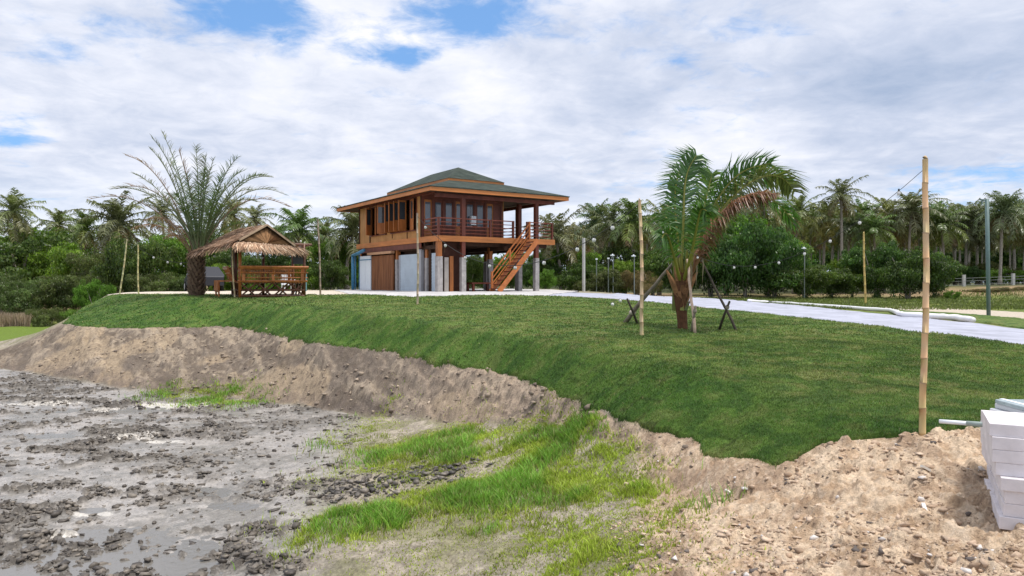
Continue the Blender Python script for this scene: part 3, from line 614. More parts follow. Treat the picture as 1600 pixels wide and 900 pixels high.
for (y0, y1, z0, z1), leaves in ((W1, [(8.45, 62, .5, -1), (7.9, 20, .62, -1), (7.25, 8, .8, -1), (6.35, -70, .5, 1)]), (W2, [(5.5, 75, .52, -1), (4.9, 82, .5, -1), (4.25, 82, .5, -1), (3.6, 84, .5, -1), (3.05, 12, .62, -1)])):
    m = hb(); m.box(-.07, .05, y0-.05, y0, z0-.05, z1+.03); m.box(-.07, .05, y1, y1+.05, z0-.05, z1+.03); m.box(-.12, .05, y0, y1, z0-.05, z0); m.box(-.07, .05, y0, y1, z1, z1+.05)
    n_m = 3 if y0 < 6 else 2
    for k in range(1, n_m+1): yy_ = y0+(y1-y0)*k/(n_m+1); m.box(-.04, .04, yy_-.035, yy_+.035, z0, z1)
    wf = m.build('window', DTEAK, house)
    for h, a_, wd_, sg in leaves: casement(wf, h, -a_*1, wd_, z0+.01, z1-.01, sg)
# right wall of the room, behind the veranda (plane y=1.75, x 0..5): folding doors
r = hb()
for x0 in (0.02, .62, 1.25, 1.9, 2.55, 3.2, 3.85, 4.9):
    r.box(x0-.07, x0+.07, 1.7, 1.82, 2.872, WT)
r.box(0, 5, 1.71, 1.81, 4.86, WT)
r.build('door_posts', DTEAK, house)
xs = [.09, .69, 1.32, 1.97, 2.62, 3.27, 3.92, 4.5]
for k, x0 in enumerate(xs[:-1]):
    x1 = [.55, 1.18, 1.83, 2.48, 3.13, 3.78, 4.36][k]
    m = hb(); m.box(x0, x0+.07, 1.73, 1.78, 2.88, 4.85); m.box(x1-.07, x1, 1.73, 1.78, 2.88, 4.85); m.box(x0+.07, x1-.07, 1.74, 1.77, 2.88, 3.5); m.box(x0+.07, x1-.07, 1.73, 1.78, 4.72, 4.85)
    dr_ = m.build('folding_door', TEAK if k % 3 == 0 else DTEAK, house); hb().box(x0+.07, x1-.07, 1.752, 1.758, 3.5, 4.72).build('pane', mat('door_glass', (.10, .12, .15), .08, .9, .1), dr_)
hb().box(4.37, 4.83, 1.73, 1.78, 2.88, 4.85).build('door_panel', DTEAK, house)
# ground floor rooms on the left face
m = hb(); n_p = 22
for k in range(n_p):
    y0 = 5.42+k*(8.5-5.42)/n_p; m.box(-.02-.012*R.random(), .05, y0+.006, y0+(8.5-5.42)/n_p-.006, HG, 2.06+R.uniform(-.01, .01))
m.box(.02, .06, 5.4, 8.52, HG, 2.07); m.build('plank_wall', WPLANK, house)
hb().box(-.16, .05, 5.35, 8.9, 2.13, 2.27).build('lintel_beam', mat('pale_beam', (.48, .27, .15), .6, .3, .2), house)
hb().box(.0, .05, 1.9, 10.5, 2.29, 2.575).build('header_board', DTEAK, house)
for (y0, y1) in ((8.66, 9.5), (9.53, 10.42)):
    m = hb(); m.box(-.02, .03, y0, y1, HG+.06, 1.86)
    for z in (.15, .95, 1.75): m.box(-.035, -.021, y0+.04, y1-.04, z-.03, z+.03)
    m.build('white_door', WHITE, house)
m = hb(); m.box(-.01, .035, 8.66, 10.42, 1.88, 2.1); m.build('transom', WHITE, house)
m = hb(); m.box(-.05, -.012, 8.62, 10.46, 1.845, 1.895); m.box(-.05, .03, 10.44, 10.5, HG, 2.2); m.build('blue_door_frame', BLUE, house)
m = hb(); m.tube([(-.35, 10.7, HG), (-.35, 10.7, 2.2)], .10, 10); m.tube([(-.35, 10.75, 2.16), (-.42, 9.6, 2.27), (-.5, 8.5, 2.42)], .10, 10); m.tube([(-.22, 10.6, HG), (-.22, 10.6, 2.1)], .04, 8); m.build('blue_downpipe', BLUE, house, smooth=True)
for (y0, y1, x) in ((2.55, 4.85, .18), (.42, 1.35, .35)):
    m = hb(); k = 0; z = HG+.05
    while z < 2.0: m.box(x-.008*(k % 2), x+.03, y0, y1, z, z+.078); z += .08; k += 1
    m.build('roller_shutter', SHUT, house)
m = hb(); m.box(.33, .5, 1.42, 2.4, HG, 2.3); m.box(.5, .58, .3, 5.1, 2.0, 2.6); m.build('inner_wall', DARKW, house)
hb().box(.14, .32, 2.2, 2.5, HG, 2.25).build('wall_stub', mat('grey_plaster', (.42, .42, .44), .8, .2, .1), house)
hb().box(.16, .32, 4.87, 5.03, HG, 2.0).build('shutter_guide', mat('grey_plaster', (.42, .42, .44), .8, .2, .1), house)
m = hb(); m.box(.3, 1.66, .55, .62, HG, 2.6); m.box(1.62, 1.69, .62, 10.3, HG, 2.6); m.box(.1, 1.69, 10.3, 10.37, HG, 2.6); m.build('ground_room_wall', mat('dark_brown_board', (.055, .022, .014), .7, .2, .3, 3), house)
hb().box(.62, .86, .44, .52, HG+.02, 1.78).build('pale_board', mat('pale_board', (.46, .42, .38), .7, .2, .15), house)
hb().box(.92, 1.13, .42, .53, HG+.02, 1.85).build('orange_board', TEAK, house)
# railings
def railing(pts, posts):
    m = hb()
    for z in (3.02, 3.2, 3.38, 3.57):
        for a_, b_ in zip(pts, pts[1:]): m.tube([(a_[0], a_[1], z+.0), (b_[0], b_[1], z)], .022, 6)
    for a_, b_ in zip(pts, pts[1:]): m.beam((a_[0], a_[1], 3.77), (b_[0], b_[1], 3.77), .08, .05)
    r_ = m.build('railing', mat('railing_timber', (.24, .062, .034), .5, .4, .3, 4), house)
    for x, y in posts: hb().box(x-.055, x+.055, y-.055, y+.055, 2.872, 3.80).build('railing_post', DTEAK, r_, bevel=.006)
railing([(.08, 1.68), (.08, .08), (4.55, .08)], [(.08, .08), (3.15, .08), (4.6, .08)])
railing([(5.55, .08), (7.2, .08), (7.2, 5.4)], [(5.52, .08), (7.2, .08), (7.2, 2.6), (7.2, 5.4)])
# staircase
st = hb(); xt, xb = 5.5, 3.05; zt, zb = 2.74, HG+.04
for y in (-.95, -.17): st.beam((xt, y, zt), (xb, y, zb), .055, .26)
STR = mat('stair_timber', (.44, .145, .042), .5, .4, .25, 4)
sta = st.build('staircase', STR, house)
for k in range(12):
    u = (k+.6)/12; x = xt+(xb-xt)*u; z = zt+(zb-zt)*u+.06; hb().box(x-.13, x+.13, -.92, -.20, z-.02, z+.02).build('tread', DTEAK, sta)
hr = hb()
for dz_ in (.92, .62, .34): hr.beam((xt-.02, -.17, zt+dz_), (xb+.0, -.17, zb+dz_-.02), .05, .07 if dz_ > .9 else .045)
hr.build('handrail', STR, sta)
for u, h_ in ((0.0, 1.05), (.52, .98), (.98, 1.0)):
    x = xt+(xb-xt)*u; z = zt+(zb-zt)*u; hb().box(x-.045, x+.045, -.215, -.125, z-.1, z+h_).build('newel_post', STR, sta)
# roofs
E0, E1, F0, F1, ZE = -.78, 12.3, -.81, 7.72, 5.03       # y0,y1 (a), x0,x1 (b)
I0, I1, J0, J1, ZI = 2.35, 9.35, 2.15, 4.6, 5.93
def ring(m, o, i, zo, zi):
    x0, x1, y0, y1 = o; a0, a1, b0, b1 = i
    m.poly([(x0, y0, zo), (x1, y0, zo), (x1, y1, zo), (x0, y1, zo), (a0, b0, zi), (a1, b0, zi), (a1, b1, zi), (a0, b1, zi)], [(0, 1, 5, 4), (1, 2, 6, 5), (2, 3, 7, 6), (3, 0, 4, 7)])
m = hb(); ring(m, (F0-.04, F1+.04, E0-.04, E1+.04), (J0, J1, I0, I1), ZE+.205, ZI+.2); rf = m.build('lower_roof', SHING, house)
sm_ = rf.modifiers.new('thick', 'SOLIDIFY'); sm_.thickness = .05; sm_.offset = -1
m = hb(); m.box(F0, F1, E0, E0+.05, ZE-.03, ZE+.17); m.box(F0, F1, E1-.05, E1, ZE-.03, ZE+.17); m.box(F0, F0+.05, E0+.052, E1-.052, ZE-.03, ZE+.17); m.box(F1-.05, F1, E0+.052, E1-.052, ZE-.03, ZE+.17)
m.build('fascia', TEAKH, rf)
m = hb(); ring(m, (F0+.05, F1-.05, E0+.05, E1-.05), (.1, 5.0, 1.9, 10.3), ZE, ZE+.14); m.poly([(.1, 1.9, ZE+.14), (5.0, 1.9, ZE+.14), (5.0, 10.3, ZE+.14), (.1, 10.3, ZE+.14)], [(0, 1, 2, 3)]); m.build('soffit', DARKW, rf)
m = hb(); m.box(-.1, 7.35, .04, .16, 4.82, 5.0); m.box(-.1, .02, .17, 10.5, 5.02, 5.16); m.box(7.0, 7.12, .17, 10.5, 4.82, 5.0); m.build('roof_beam', DTEAK, house)
m = hb(); m.box(J0+.1, J1-.1, I0+.1, I1-.1, 5.75, 6.03); m.build('clerestory', TEAKH, house)
U0, U1, W0, W1_ = 1.82, 9.88, 1.58, 5.14
m = hb(); zr = 7.08
m.poly([(W0-.03, U0-.03, 6.10), (W1_+.03, U0-.03, 6.10), (W1_+.03, U1+.03, 6.10), (W0-.03, U1+.03, 6.10), (3.36, 3.9, zr), (3.36, 7.4, zr)], [(0, 1, 4), (1, 2, 5, 4), (2, 3, 5), (3, 0, 4, 5), (3, 2, 1, 0)])
ur = m.build('upper_roof', SHING, house)
m = hb(); m.box(W0, W1_, U0, U0+.05, 5.96, 6.095); m.box(W0, W1_, U1-.05, U1, 5.96, 6.095); m.box(W0, W0+.05, U0+.052, U1-.052, 5.96, 6.095); m.box(W1_-.05, W1_, U0+.052, U1-.052, 5.96, 6.095); m.build('fascia', TEAKH, ur)
# low timber table under the stairs
tb = empty('timber_table', HO+Matrix.Rotation(math.pi/2-TH, 3, 'Z') @ Vector((3.1, 1.0, HG)), math.pi/2-TH, 'low dark timber table standing under the house beside the staircase', 'table')
hb().box(-.75, .75, -.4, .4, .44, .52).build('tabletop', DTEAK, tb)
for sx in (-1, 1):
    for sy in (-1, 1): hb().box(sx*.62-.06, sx*.62+.06, sy*.3-.06, sy*.3+.06, 0, .44).build('leg', DTEAK, tb)
def hp(x, y, z): return HO+Matrix.Rotation(math.pi/2-TH, 3, 'Z') @ Vector((x, y, z))

# ---------------------------------------------------------------- pavilion
BAM = mat('varnished_bamboo', (.40, .135, .035), .4, .5, .35, 5, .004, 20, (1, 1, .3))
DBAM = mat('dark_bamboo', (.12, .045, .022), .45, .45, .35, 5, .004, 20)
THATCH = mat('thatch', (1, 1, 1), .9, .1, .35, 9, .01, 30, attr=True)
ph = math.radians(27); PO = Vector((at(375, 463, 28.6).x, 28.6, -.62))
pav = empty('bamboo_pavilion', PO, ph, 'open bamboo pavilion with a shaggy brown thatched gable roof and slatted bench sides', 'pavilion')
PW, PL = 2.45, 2.45
for x, y in ((0, 0), (PW, 0), (0, PL), (PW, PL), (PW*.5, PL), (0, PL*.55)):
    MB().tube([(x, y, -.05), (x, y, 2.15)], .06, 8).build('post', BAM if (x, y) == (0, 0) else DBAM, pav, smooth=True)
m = MB()
for k in range(24): x = k*(PW/23); m.tube([(x, -.02, .62), (x, PL, .62)], .045, 5)
m.build('floor_slats', BAM, pav)
def bench(p0, p1, out, nm):
    """leaning slatted bench side between two plan points; out = outward direction"""
    p0, p1, out = Vector(p0), Vector(p1), Vector(out); m = MB(); d = p1-p0
    def P(u, z, o): q = p0+d*u+out*o; return (q.x, q.y, z)
    for z, o, r_ in ((1.22, .34, .045), (1.17, .32, .03), (1.0, .25, .022), (.80, .15, .022), (.66, .08, .045)): m.tube([P(-.04, z, o), P(1.04, z, o)], r_, 7)
    n = 40
    for k in range(n+1):
        u = k/n; m.tube([P(u, .66, .08), P(u, 1.2, .33)], (.010 if k % 20 else .03), 5)
    for z0, o0, z1, o1, u0, u1 in ((.66, .08, 1.2, .33, .06, .1),): pass
    m.build(nm, BAM, pav)
    for u0_ in (.02, .47, .93): MB().beam(P(u0_, .93, .20), P(u0_+.045, .93, .20), .02, .50).build('bench_panel', BAM, pav)
bench((0, -.02, 0), (PW, -.02, 0), (0, -1, 0), 'bench_side'); bench((-.02, .9, 0), (-.02, PL, 0), (-1, 0, 0), 'bench_side')
bench((0, PL+.02, 0), (PW, PL+.02, 0), (0, 1, 0), 'bench_side')
m = MB()
for x in np.linspace(0, PW, 5)[:-1]:
    m.tube([(x, 0, .05), (x+PW/4, 0, .6)], .035, 6); m.tube([(x+PW/4, 0, .05), (x, 0, .6)], .035, 6)
    m.tube([(x, PL, .05), (x+PW/4, PL, .6)], .035, 6); m.tube([(0, x, .6), (0, x+PL/4, .05)], .035, 6); m.tube([(PW, x, .6), (PW, x+PL/4, .05)], .035, 6)
for z in (.08, .3): m.tube([(0, -.03, z), (PW, -.03, z)], .035, 6); m.tube([(0, 0, z), (0, PL, z)], .035, 6); m.tube([(0, PL, z), (PW, PL, z)], .035, 6); m.tube([(PW, 0, z), (PW, PL, z)], .035, 6)
m.build('underframe', DBAM, pav)
m = MB(); m.box(-.75, -.12, .85, 2.2, .64, .70); m.box(-.75, -.70, .85, 2.2, .3, .64)
for y in (.95, 2.1): m.tube([(-.68, y, -.05), (-.68, y, .64)], .04, 6)
m.tube([(-.7, .85, .25), (-.7, 2.2, .25)], .03, 6); m.build('entry_step', BAM, pav)
m = MB(); m.box(PW*.3, PW*.75, PL*.35, PL*.7, 1.02, 1.08); m.box(PW*.5-.05, PW*.5+.05, PL*.5-.05, PL*.5+.05, .66, 1.02); m.build('inner_table', DBAM, pav)
# roof in local axes: ridge runs along +y (back-left); gable faces -y
inv = Matrix.Rotation(-ph, 3, 'Z')
def loc(v): return inv @ (Vector(v)-PO)
apF = loc(at(417.5, 352.5, 28.9)); eNL = loc(at(365, 380, 27.6)); eNR = loc(at(463, 385, 29.3)); 
apB = loc(at(372, 358.5, 31.6)); eBL = loc(at(298, 395, 30.6)); eBR = loc(at(440, 388, 32.6))
def thatch_slope(m, a, b, c, d, rows, seed, strands=900):
    """a,b = ridge ends, c,d = eave ends under them; overlapping ragged strands"""
    rr = random.Random(seed); nrm = (b-a).cross(c-a).normalized()
    if nrm.z < 0: nrm = -nrm
    m.poly([a, b, d, c], [(0, 1, 2, 3)], (.20, .12, .07)); m.poly([p-nrm*.07 for p in (a, b, d, c)], [(3, 2, 1, 0)], (.12, .07, .04))
    for k in range(strands):
        u = rr.random(); v = rr.random()**.9; r_ = round(v*rows)/rows if rows else v
        p = a.lerp(b, u).lerp(c.lerp(d, u), min(1, r_+rr.uniform(-.03, .03))); dn = (c.lerp(d, u)-a.lerp(b, u)).normalized(); sd_ = (b-a).normalized()
        dn = (dn+sd_*rr.uniform(-.25, .25)+Vector((0, 0, -.0))).normalized(); L = rr.uniform(.22, .45); wd_ = rr.uniform(.02, .05)
        if v > .93: dn = (dn+Vector((0, 0, -rr.uniform(.5, 1.4)))).normalized()
        s = rr.uniform(.55, 1.3); cc = rr.choice([(.46, .29, .19), (.36, .22, .14), (.58, .42, .31), (.27, .155, .095)]); cc = tuple(x*s for x in cc)
        h0 = .015+rr.random()*.03; p0 = p+nrm*h0; p1 = p+dn*L+nrm*(h0+rr.uniform(0, .05))
        m.poly([p0-sd_*wd_, p0+sd_*wd_, p1+sd_*wd_*.4, p1-sd_*wd_*.4], [(0, 1, 2, 3)], cc)
m = MB(); thatch_slope(m, apF, apB, eNL, eBL, 7, 1, 2400); thatch_slope(m, apF, apB, eNR, eBR, 7, 2, 900)
rp = m.build('thatched_roof', THATCH, pav)
# gable panel and its fringe
g0, g1 = apF.lerp(eNL, .86)+Vector((0, .12, -.03)), apF.lerp(eNR, .94)+Vector((0, .12, -.03)); gA = apF+Vector((0, .12, -.06))
m = MB(); m.poly([gA, g0, g1, gA+Vector((0, .05, 0)), g0+Vector((0, .05, 0)), g1+Vector((0, .05, 0))], [(0, 1, 2), (5, 4, 3), (0, 3, 4, 1), (1, 4, 5, 2), (2, 5, 3, 0)], (.20, .10, .05))
gb = (g0+g1)/2
for k in range(60):
    u = k/59; q = g0.lerp(gA, u*2) if u < .5 else gA.lerp(g1, u*2-1); b0 = gb+Vector((0, -.012, .0)); q = q+Vector((0, -.012, 0)); sv = Vector((.012, 0, .01))
    s = R.uniform(.5, 1.5); m.poly([b0-sv, b0+sv, q+sv*2, q-sv*2], [(0, 1, 2, 3)], (.27*s, .15*s, .075*s))
m.build('gable_panel', THATCH, pav)
m = MB(); m.beam(apF+Vector((0, -.02, .03)), apF.lerp(eNL, .84), .05, .07); m.beam(apF+Vector((0, -.02, .03)), apF.lerp(eNR, .97), .05, .07); m.build('barge_pole', mat('pale_bamboo_strip', (.42, .30, .20), .6, .3, .2), pav)
m = MB(); rr = random.Random(5)
fl = loc(at(366, 381.5, 27.6)); fr_ = loc(at(478, 391, 29.6)); top_l = g0; top_r = g1
m.poly([g0, g1, fr_, fl], [(0, 1, 2, 3)], (.20, .12, .07))
m.poly([g1, fr_, loc(at(452, 391, 32)), eNR.lerp(eBR, .5)], [(0, 1, 2, 3)], (.20, .12, .07))
for k in range(1100):
    u = rr.random(); p = g0.lerp(g1, u).lerp(fl.lerp(fr_, u), rr.random()**.6); dn = (fl.lerp(fr_, u)-g0.lerp(g1, u)).normalized()
    dn = (dn*.8+Vector((rr.uniform(-.3, .3), 0, -rr.uniform(.15, 1.3)))).normalized(); L = rr.uniform(.18, .42); s = rr.uniform(.55, 1.45); sv = Vector((rr.uniform(.012, .035), 0, 0))
    cc = rr.choice([(.50, .33, .22), (.37, .23, .15), (.62, .46, .33), (.25, .145, .09)]); p0 = p+Vector((0, -.03, .03))
    m.poly([p0-sv, p0+sv, p0+dn*L+sv*.3, p0+dn*L-sv*.3], [(0, 1, 2, 3)], tuple(x*s for x in cc))
m.build('gable_fringe', THATCH, pav)
m = MB(); 
for x in (-.1, PW+.1): m.tube([(x, -.3, 2.1), (x, PL+.3, 2.1)], .05, 7)
m.tube([(-.3, 0, 2.14), (PW+.3, 0, 2.14)], .05, 7); m.tube([(-.3, PL, 2.14), (PW+.3, PL, 2.14)], .05, 7); m.build('roof_beam', DBAM, pav)
m = MB(); m.box(PW-.45, PW+.05, -.04, .0, 1.35, 1.95); m.build('hung_board', mat('black_board', (.03, .03, .03), .5, .4), pav)

# ---------------------------------------------------------------- palms
class Strands:
    """numpy collector for leaflets: two-segment tapered blades"""
    def __init__(s): s.V = []; s.Q = []; s.T = []; s.C = []; s.n = 0
    def add(s, p0, p1, p2, wv, cols):
        n = len(p0); P = np.stack([p0-wv*.5, p0+wv*.5, p1+wv*.5, p1-wv*.5, p2], 1); i = s.n+np.arange(n)[:, None]*5
        s.V.append(P.reshape(-1, 3)); s.Q.append(i+np.array([[0, 1, 2, 3]])); s.T.append(i+np.array([[3, 2, 4]])); s.C.append(np.repeat(cols, 5, 0)); s.n += n*5
    def tube(s, pts, rad, col, k=5):
        pts = np.asarray(pts); n = len(pts); t = np.gradient(pts, axis=0); t /= np.linalg.norm(t, axis=1)[:, None]
        a = np.cross(t, [0.13, .2, .97]); a /= np.linalg.norm(a, axis=1)[:, None]; b = np.cross(t, a); q = np.arange(k)*2*np.pi/k
        V = pts[:, None]+(a[:, None]*np.cos(q)[None, :, None]+b[:, None]*np.sin(q)[None, :, None])*np.asarray(rad)[:, None, None]
        idx = s.n+np.arange(n*k).reshape(n, k); f = np.stack([idx[:-1], np.roll(idx, -1, 1)[:-1], np.roll(idx, -1, 1)[1:], idx[1:]], -1).reshape(-1, 4)
        s.V.append(V.reshape(-1, 3)); s.Q.append(f); s.C.append(np.repeat(np.asarray(col)[None] if np.ndim(col) == 1 else col, n*k if np.ndim(col) == 1 else k, 0)); s.n += n*k
    def mesh(s, name, mt): return mesh_np(name, np.concatenate(s.V), [np.concatenate(s.Q)]+([np.concatenate(s.T)] if s.T else []), np.concatenate(s.C), mt)
def frond(S, pts, Lf, n, col, rcol, rg, wd=.04, droop=.5, u0=.15, rr_=.03, sweep=.6, wind=(0, 0, 0), vee=.25, taper=True, gap=0.0, up=None, jit=.10):
    """feather leaf along a curve: rachis tube and paired leaflets"""
    pts = np.asarray(pts, float); m = 24; u = np.linspace(0, 1, len(pts)); uu = np.linspace(0, 1, m)
    P = np.stack([np.interp(uu, u, pts[:, k]) for k in range(3)], 1)
    for _ in range(3): P[1:-1] = (P[:-2]+2*P[1:-1]+P[2:])/4
    S.tube(P, rr_*(1-.85*uu)+.004, rcol)
    T = np.gradient(P, axis=0); T /= np.linalg.norm(T, axis=1)[:, None]
    for side in (-1, 1):
        v = u0+(1-u0)*(np.arange(n)+rg.uniform(-.3, .3, n))/n; v = np.clip(v, 0, .995); keep = rg.random(n) > gap; v = v[keep]; k = len(v)
        p0 = np.stack([np.interp(v, uu, P[:, j]) for j in range(3)], 1); t = np.stack([np.interp(v, uu, T[:, j]) for j in range(3)], 1); t /= np.linalg.norm(t, axis=1)[:, None]
        upv = np.array([0, 0, 1.]) if up is None else np.asarray(up, float)
        sd_ = np.cross(t, upv+np.array([.01, .013, 0])); sd_ /= np.maximum(np.linalg.norm(sd_, axis=1), 1e-3)[:, None]; nn = np.cross(sd_, t)
        w_ = (v-u0)/(1-u0); L = Lf*(np.sin(np.pi*np.clip(.12+.80*w_, 0, 1))**.6 if taper else 1)*rg.uniform(.8, 1.15, k)
        sw = sweep*(.6+.9*w_)
        d = side*sd_+t*sw[:, None]+nn*vee+rg.normal(0, jit, (k, 3)); d /= np.linalg.norm(d, axis=1)[:, None]
        dd = d*1.0+np.array([0, 0, -droop])*1.0+np.asarray(wind)+rg.normal(0, .08, (k, 3)); d2 = dd/np.linalg.norm(dd, axis=1)[:, None]
        p1 = p0+d*(L*.45)[:, None]; p2 = p1+d2*(L*.6)[:, None]
        wv = np.cross(d, nn+rg.normal(0, .5, (k, 3))); wv /= np.linalg.norm(wv, axis=1)[:, None]; wv *= wd
        cc = np.asarray(col)[None]*rg.uniform(.7, 1.3, (k, 1))*np.array([1, 1, 1])
        S.add(p0, p1, p2, wv, cc)
def arc(base, az, el, L, g, n=9):
    """curve leaving at elevation el and sagging"""
    p = [np.array(base, float)]; e = el
    for i in range(n): p.append(p[-1]+np.array([math.cos(az)*math.cos(e), math.sin(az)*math.cos(e), math.sin(e)])*L/n); e -= g/n
    return p
PG = [(.115, .17, .045), (.15, .18, .065), (.10, .155, .052), (.18, .18, .075)]
def palm_crown_mesh(seed, nf=24, L=2.7, Lf=.72, wd=.07, dead=4, nl=24, wind=0.0, gray=0):
    rg = np.random.default_rng(seed); S = Strands(); g0_ = PG[seed % 4]
    for i in range(nf):
        f_ = (i+.5)/nf; el = math.radians(86-125*f_**1.25+rg.normal(0, 6)); az = i*2.399+rg.normal(0, .2); l = L*rg.uniform(.8, 1.1)*(.75 if el > 1.2 else 1)
        c = np.array(g0_)*rg.uniform(.75, 1.3)
        if f_ > .72: c = c*np.array([1.25, 1.05, .9])
        if gray: c = c*.6+np.array([.13, .115, .09])*.5
        pts = arc((0, 0, 0), az, el, l, math.radians(38+38*min(1, f_*1.8)+rg.uniform(-8, 22)))
        if wind: pts = [p+np.array([wind*(k/len(pts))**2*l*.4, 0, 0]) for k, p in enumerate(pts)]
        frond(S, pts, Lf, nl, c, c*1.7+.05, rg, wd, 1.15, .10, .04, .5, vee=.05)
    for i in range(dead):
        az = rg.uniform(0, 6.28); frond(S, arc((0, 0, -.1), az, math.radians(-35), L*.75, math.radians(45)), Lf*.7, nl, (.22, .15, .08), (.26, .18, .10), rg, wd*.8, .9, .1, .03, .5)
    S2 = S
    for i in range(6):
        a_ = rg.uniform(0, 6.28); c_ = np.array([math.cos(a_)*.25, math.sin(a_)*.25, -.25]); S2.tube([c_+[0, 0, .12], c_+[0, 0, .06], c_, c_-[0, 0, .08], c_-[0, 0, .13]], [.02, .10, .13, .10, .02], (.16, .13, .04), 6)
    return S.mesh('palm_crown', PALM)
CROWNS = [palm_crown_mesh(i, nf=26+(i*3) % 7, L=2.6+.2*(i % 3), dead=[5, 2, 7, 3, 4, 6][i % 6], wind=[0, .35, .15, .5, 0, .25][i % 6], gray=(i in (2, 5))) for i in range(6)]
def trunk_mesh(seed, H=8.):
    rr = random.Random(seed); lean = rr.uniform(-.07, .07)*H; m = MB(); n = 14; pts = []; rad = []
    for i in range(n+1):
        u = i/n; pts.append((lean*u*u+math.sin(u*5+seed)*.05, .3*lean*u, H*u)); rad.append(.15-.045*u+(.10*(1-u*7) if u < .14 else 0)+(.012 if i % 2 else 0))
    m.tube(pts, rad, 8); me = bpy.data.meshes.new('palm_trunk'); me.from_pydata(m.v, [], m.f); me.update(); me.materials.append(BARK)
    me.polygons.foreach_set('use_smooth', [True]*len(me.polygons)); return me, pts[-1]
TRUNKS = [trunk_mesh(i) for i in range(5)]
def coconut(x, y, zg, H, s=1.0, k=None, label=None, group='coconut palms in the grove'):
    k = R.randrange(6) if k is None else k; tm, top = TRUNKS[R.randrange(5)]
    o = empty('coconut_palm', (x, y, zg), 0, label, 'palm tree', group); o.rotation_euler = (0, 0, R.uniform(-.5, .5))
    t = link('trunk', tm, o); t.scale = (1.0, 1.0, H/8); c = link('crown', CROWNS[k], o); c.location = (top[0], top[1], top[2]*H/8); c.scale = (s, s, s)
    c.rotation_euler = (R.uniform(-.12, .12), R.uniform(-.12, .12), R.uniform(-.6, .6) if k % 6 in (1, 2, 3, 5) else R.uniform(0, 6.28)); return o
def palm_px(px, cy, d, s=1., k=None, label=None, **kw):
    """palm whose crown centre stands at a sighted direction and known distance"""
    p = at(px, cy, d); zg = float(zat(p.x, p.y))-.1; return coconut(p.x, p.y, zg, p.z-zg, s, k, label, **kw)
# single palms one can tell apart
GL = 'coconut palms left of the house'; GR = 'coconut palms in the right hand grove'
for px, cy, d, s, k, lb in ((28, 332, 62, 1.05, 3, 'tallest coconut palm at the far left above the dense bushes'), (80, 352, 70, .9, 1, 'small coconut palm rising behind the left bushes, second from the left edge'),
        (138, 360, 62, 1.0, 0, 'green coconut palm between the left bushes and the leaning bamboo poles'), (196, 352, 58, 1.25, 2, 'broad yellowish coconut palm left of the date palm with low hanging fronds'),
        (258, 335, 75, .9, 5, 'slim coconut palm with brown hanging fronds behind the left side of the date palm'), (368, 338, 72, .9, 1, 'coconut palm behind the date palm just left of the pavilion roof peak'),
        (405, 342, 78, .8, 5, 'dark coconut palm showing over the pavilion roof'), (458, 362, 56, 1.15, 0, 'bushy coconut palm directly right of the pavilion roof'), (541, 362, 55, 1.1, 2, 'coconut palm with browned fronds beside the left wall of the house'), (512, 372, 60, .8, 1, 'low coconut palm between the bamboo pole and the house')):
    palm_px(px, cy, d, s, k, lb, group=GL)
for px, cy, d, s, k, lb in ((876, 372, 62, 1.2, 5, 'greyish coconut palm next to the right end of the veranda'), (928, 347, 72, 1.1, 2, 'pale coconut palm behind the grey concrete post'), (950, 352, 66, 1.15, 5, 'coconut palm with drooping grey fronds right of the concrete post'),
        (993, 348, 64, 1.25, 0, 'coconut palm behind the tall bamboo pole left of the young palm'), (1030, 350, 70, 1.1, 1, 'coconut palm half hidden by the left fronds of the young palm'), (1198, 322, 70, 1.1, 3, 'coconut palm with a bare trunk behind the right fronds of the young palm'),
        (1240, 335, 74, 1.1, 1, 'green coconut palm just right of the young palm'), (1316, 308, 72, 1.0, 5, 'tallest ragged coconut palm standing above the rest of the grove'), (1418, 330, 72, 1.15, 2, 'coconut palm with a pale leaning trunk left of the tallest bamboo pole'),
        (1562, 332, 70, 1.1, 2, 'coconut palm with grey fronds right of the green steel pole')):
    palm_px(px, cy, d, s, k, lb, group=GR)
row = [(900, 378, 80), (1015, 365, 84), (1060, 352, 84), (1100, 348, 88), (1150, 345, 84), (1175, 352, 78), (1262, 350, 82), (1285, 340, 78), (1300, 352, 86), (1338, 338, 78), (1356, 345, 84), (1380, 340, 80), (1398, 350, 74), (1440, 345, 78), (1458, 338, 82), (1475, 350, 72), (1492, 342, 80), (1508, 352, 74), (1527, 345, 82), (1542, 356, 74), (1585, 342, 78), (1600, 350, 72), (1618, 340, 76), (1640, 350, 80), (1670, 340, 80), (1222, 345, 82), (1325, 355, 74), (1370, 358, 72)]
SEG = ((1000, 'right of the house veranda'), (1190, 'behind the young palm'), (1350, 'left of the thin yellow bamboo pole'), (1444, 'left of the tallest bamboo pole'), (1542, 'left of the green steel pole'), (9999, 'right of the green steel pole'))
ORD = ['first', 'second', 'third', 'fourth', 'fifth', 'sixth', 'seventh', 'eighth', 'ninth']; cnt_ = {}
for px, cy, d in sorted(row):
    sg = next(t for lim, t in SEG if px < lim); o_ = ORD[cnt_.get(sg, 0)]; cnt_[sg] = cnt_.get(sg, 0)+1
    palm_px(px, cy+R.uniform(-3, 5), d, R.uniform(.95, 1.2), None, f'{o_} from the left among middle row palms {sg}', group='middle row of coconut palms in the grove')
for i in range(58):
    px = 850+i*14.5+R.uniform(-6, 6); palm_px(px, R.uniform(352, 372) if px > 1050 else R.uniform(368, 385), R.uniform(92, 118), R.uniform(1.1, 1.4), None, 'slender coconut palm standing in the crowded palm grove beyond the path', group='crowded coconut palms in the grove')
for i in range(14):
    px = -60+i*44+R.uniform(-10, 10); palm_px(px, R.uniform(368, 385), R.uniform(85, 110), R.uniform(1., 1.2), None, 'distant coconut palm standing behind the bushes on the left', group='distant coconut palms on the left')

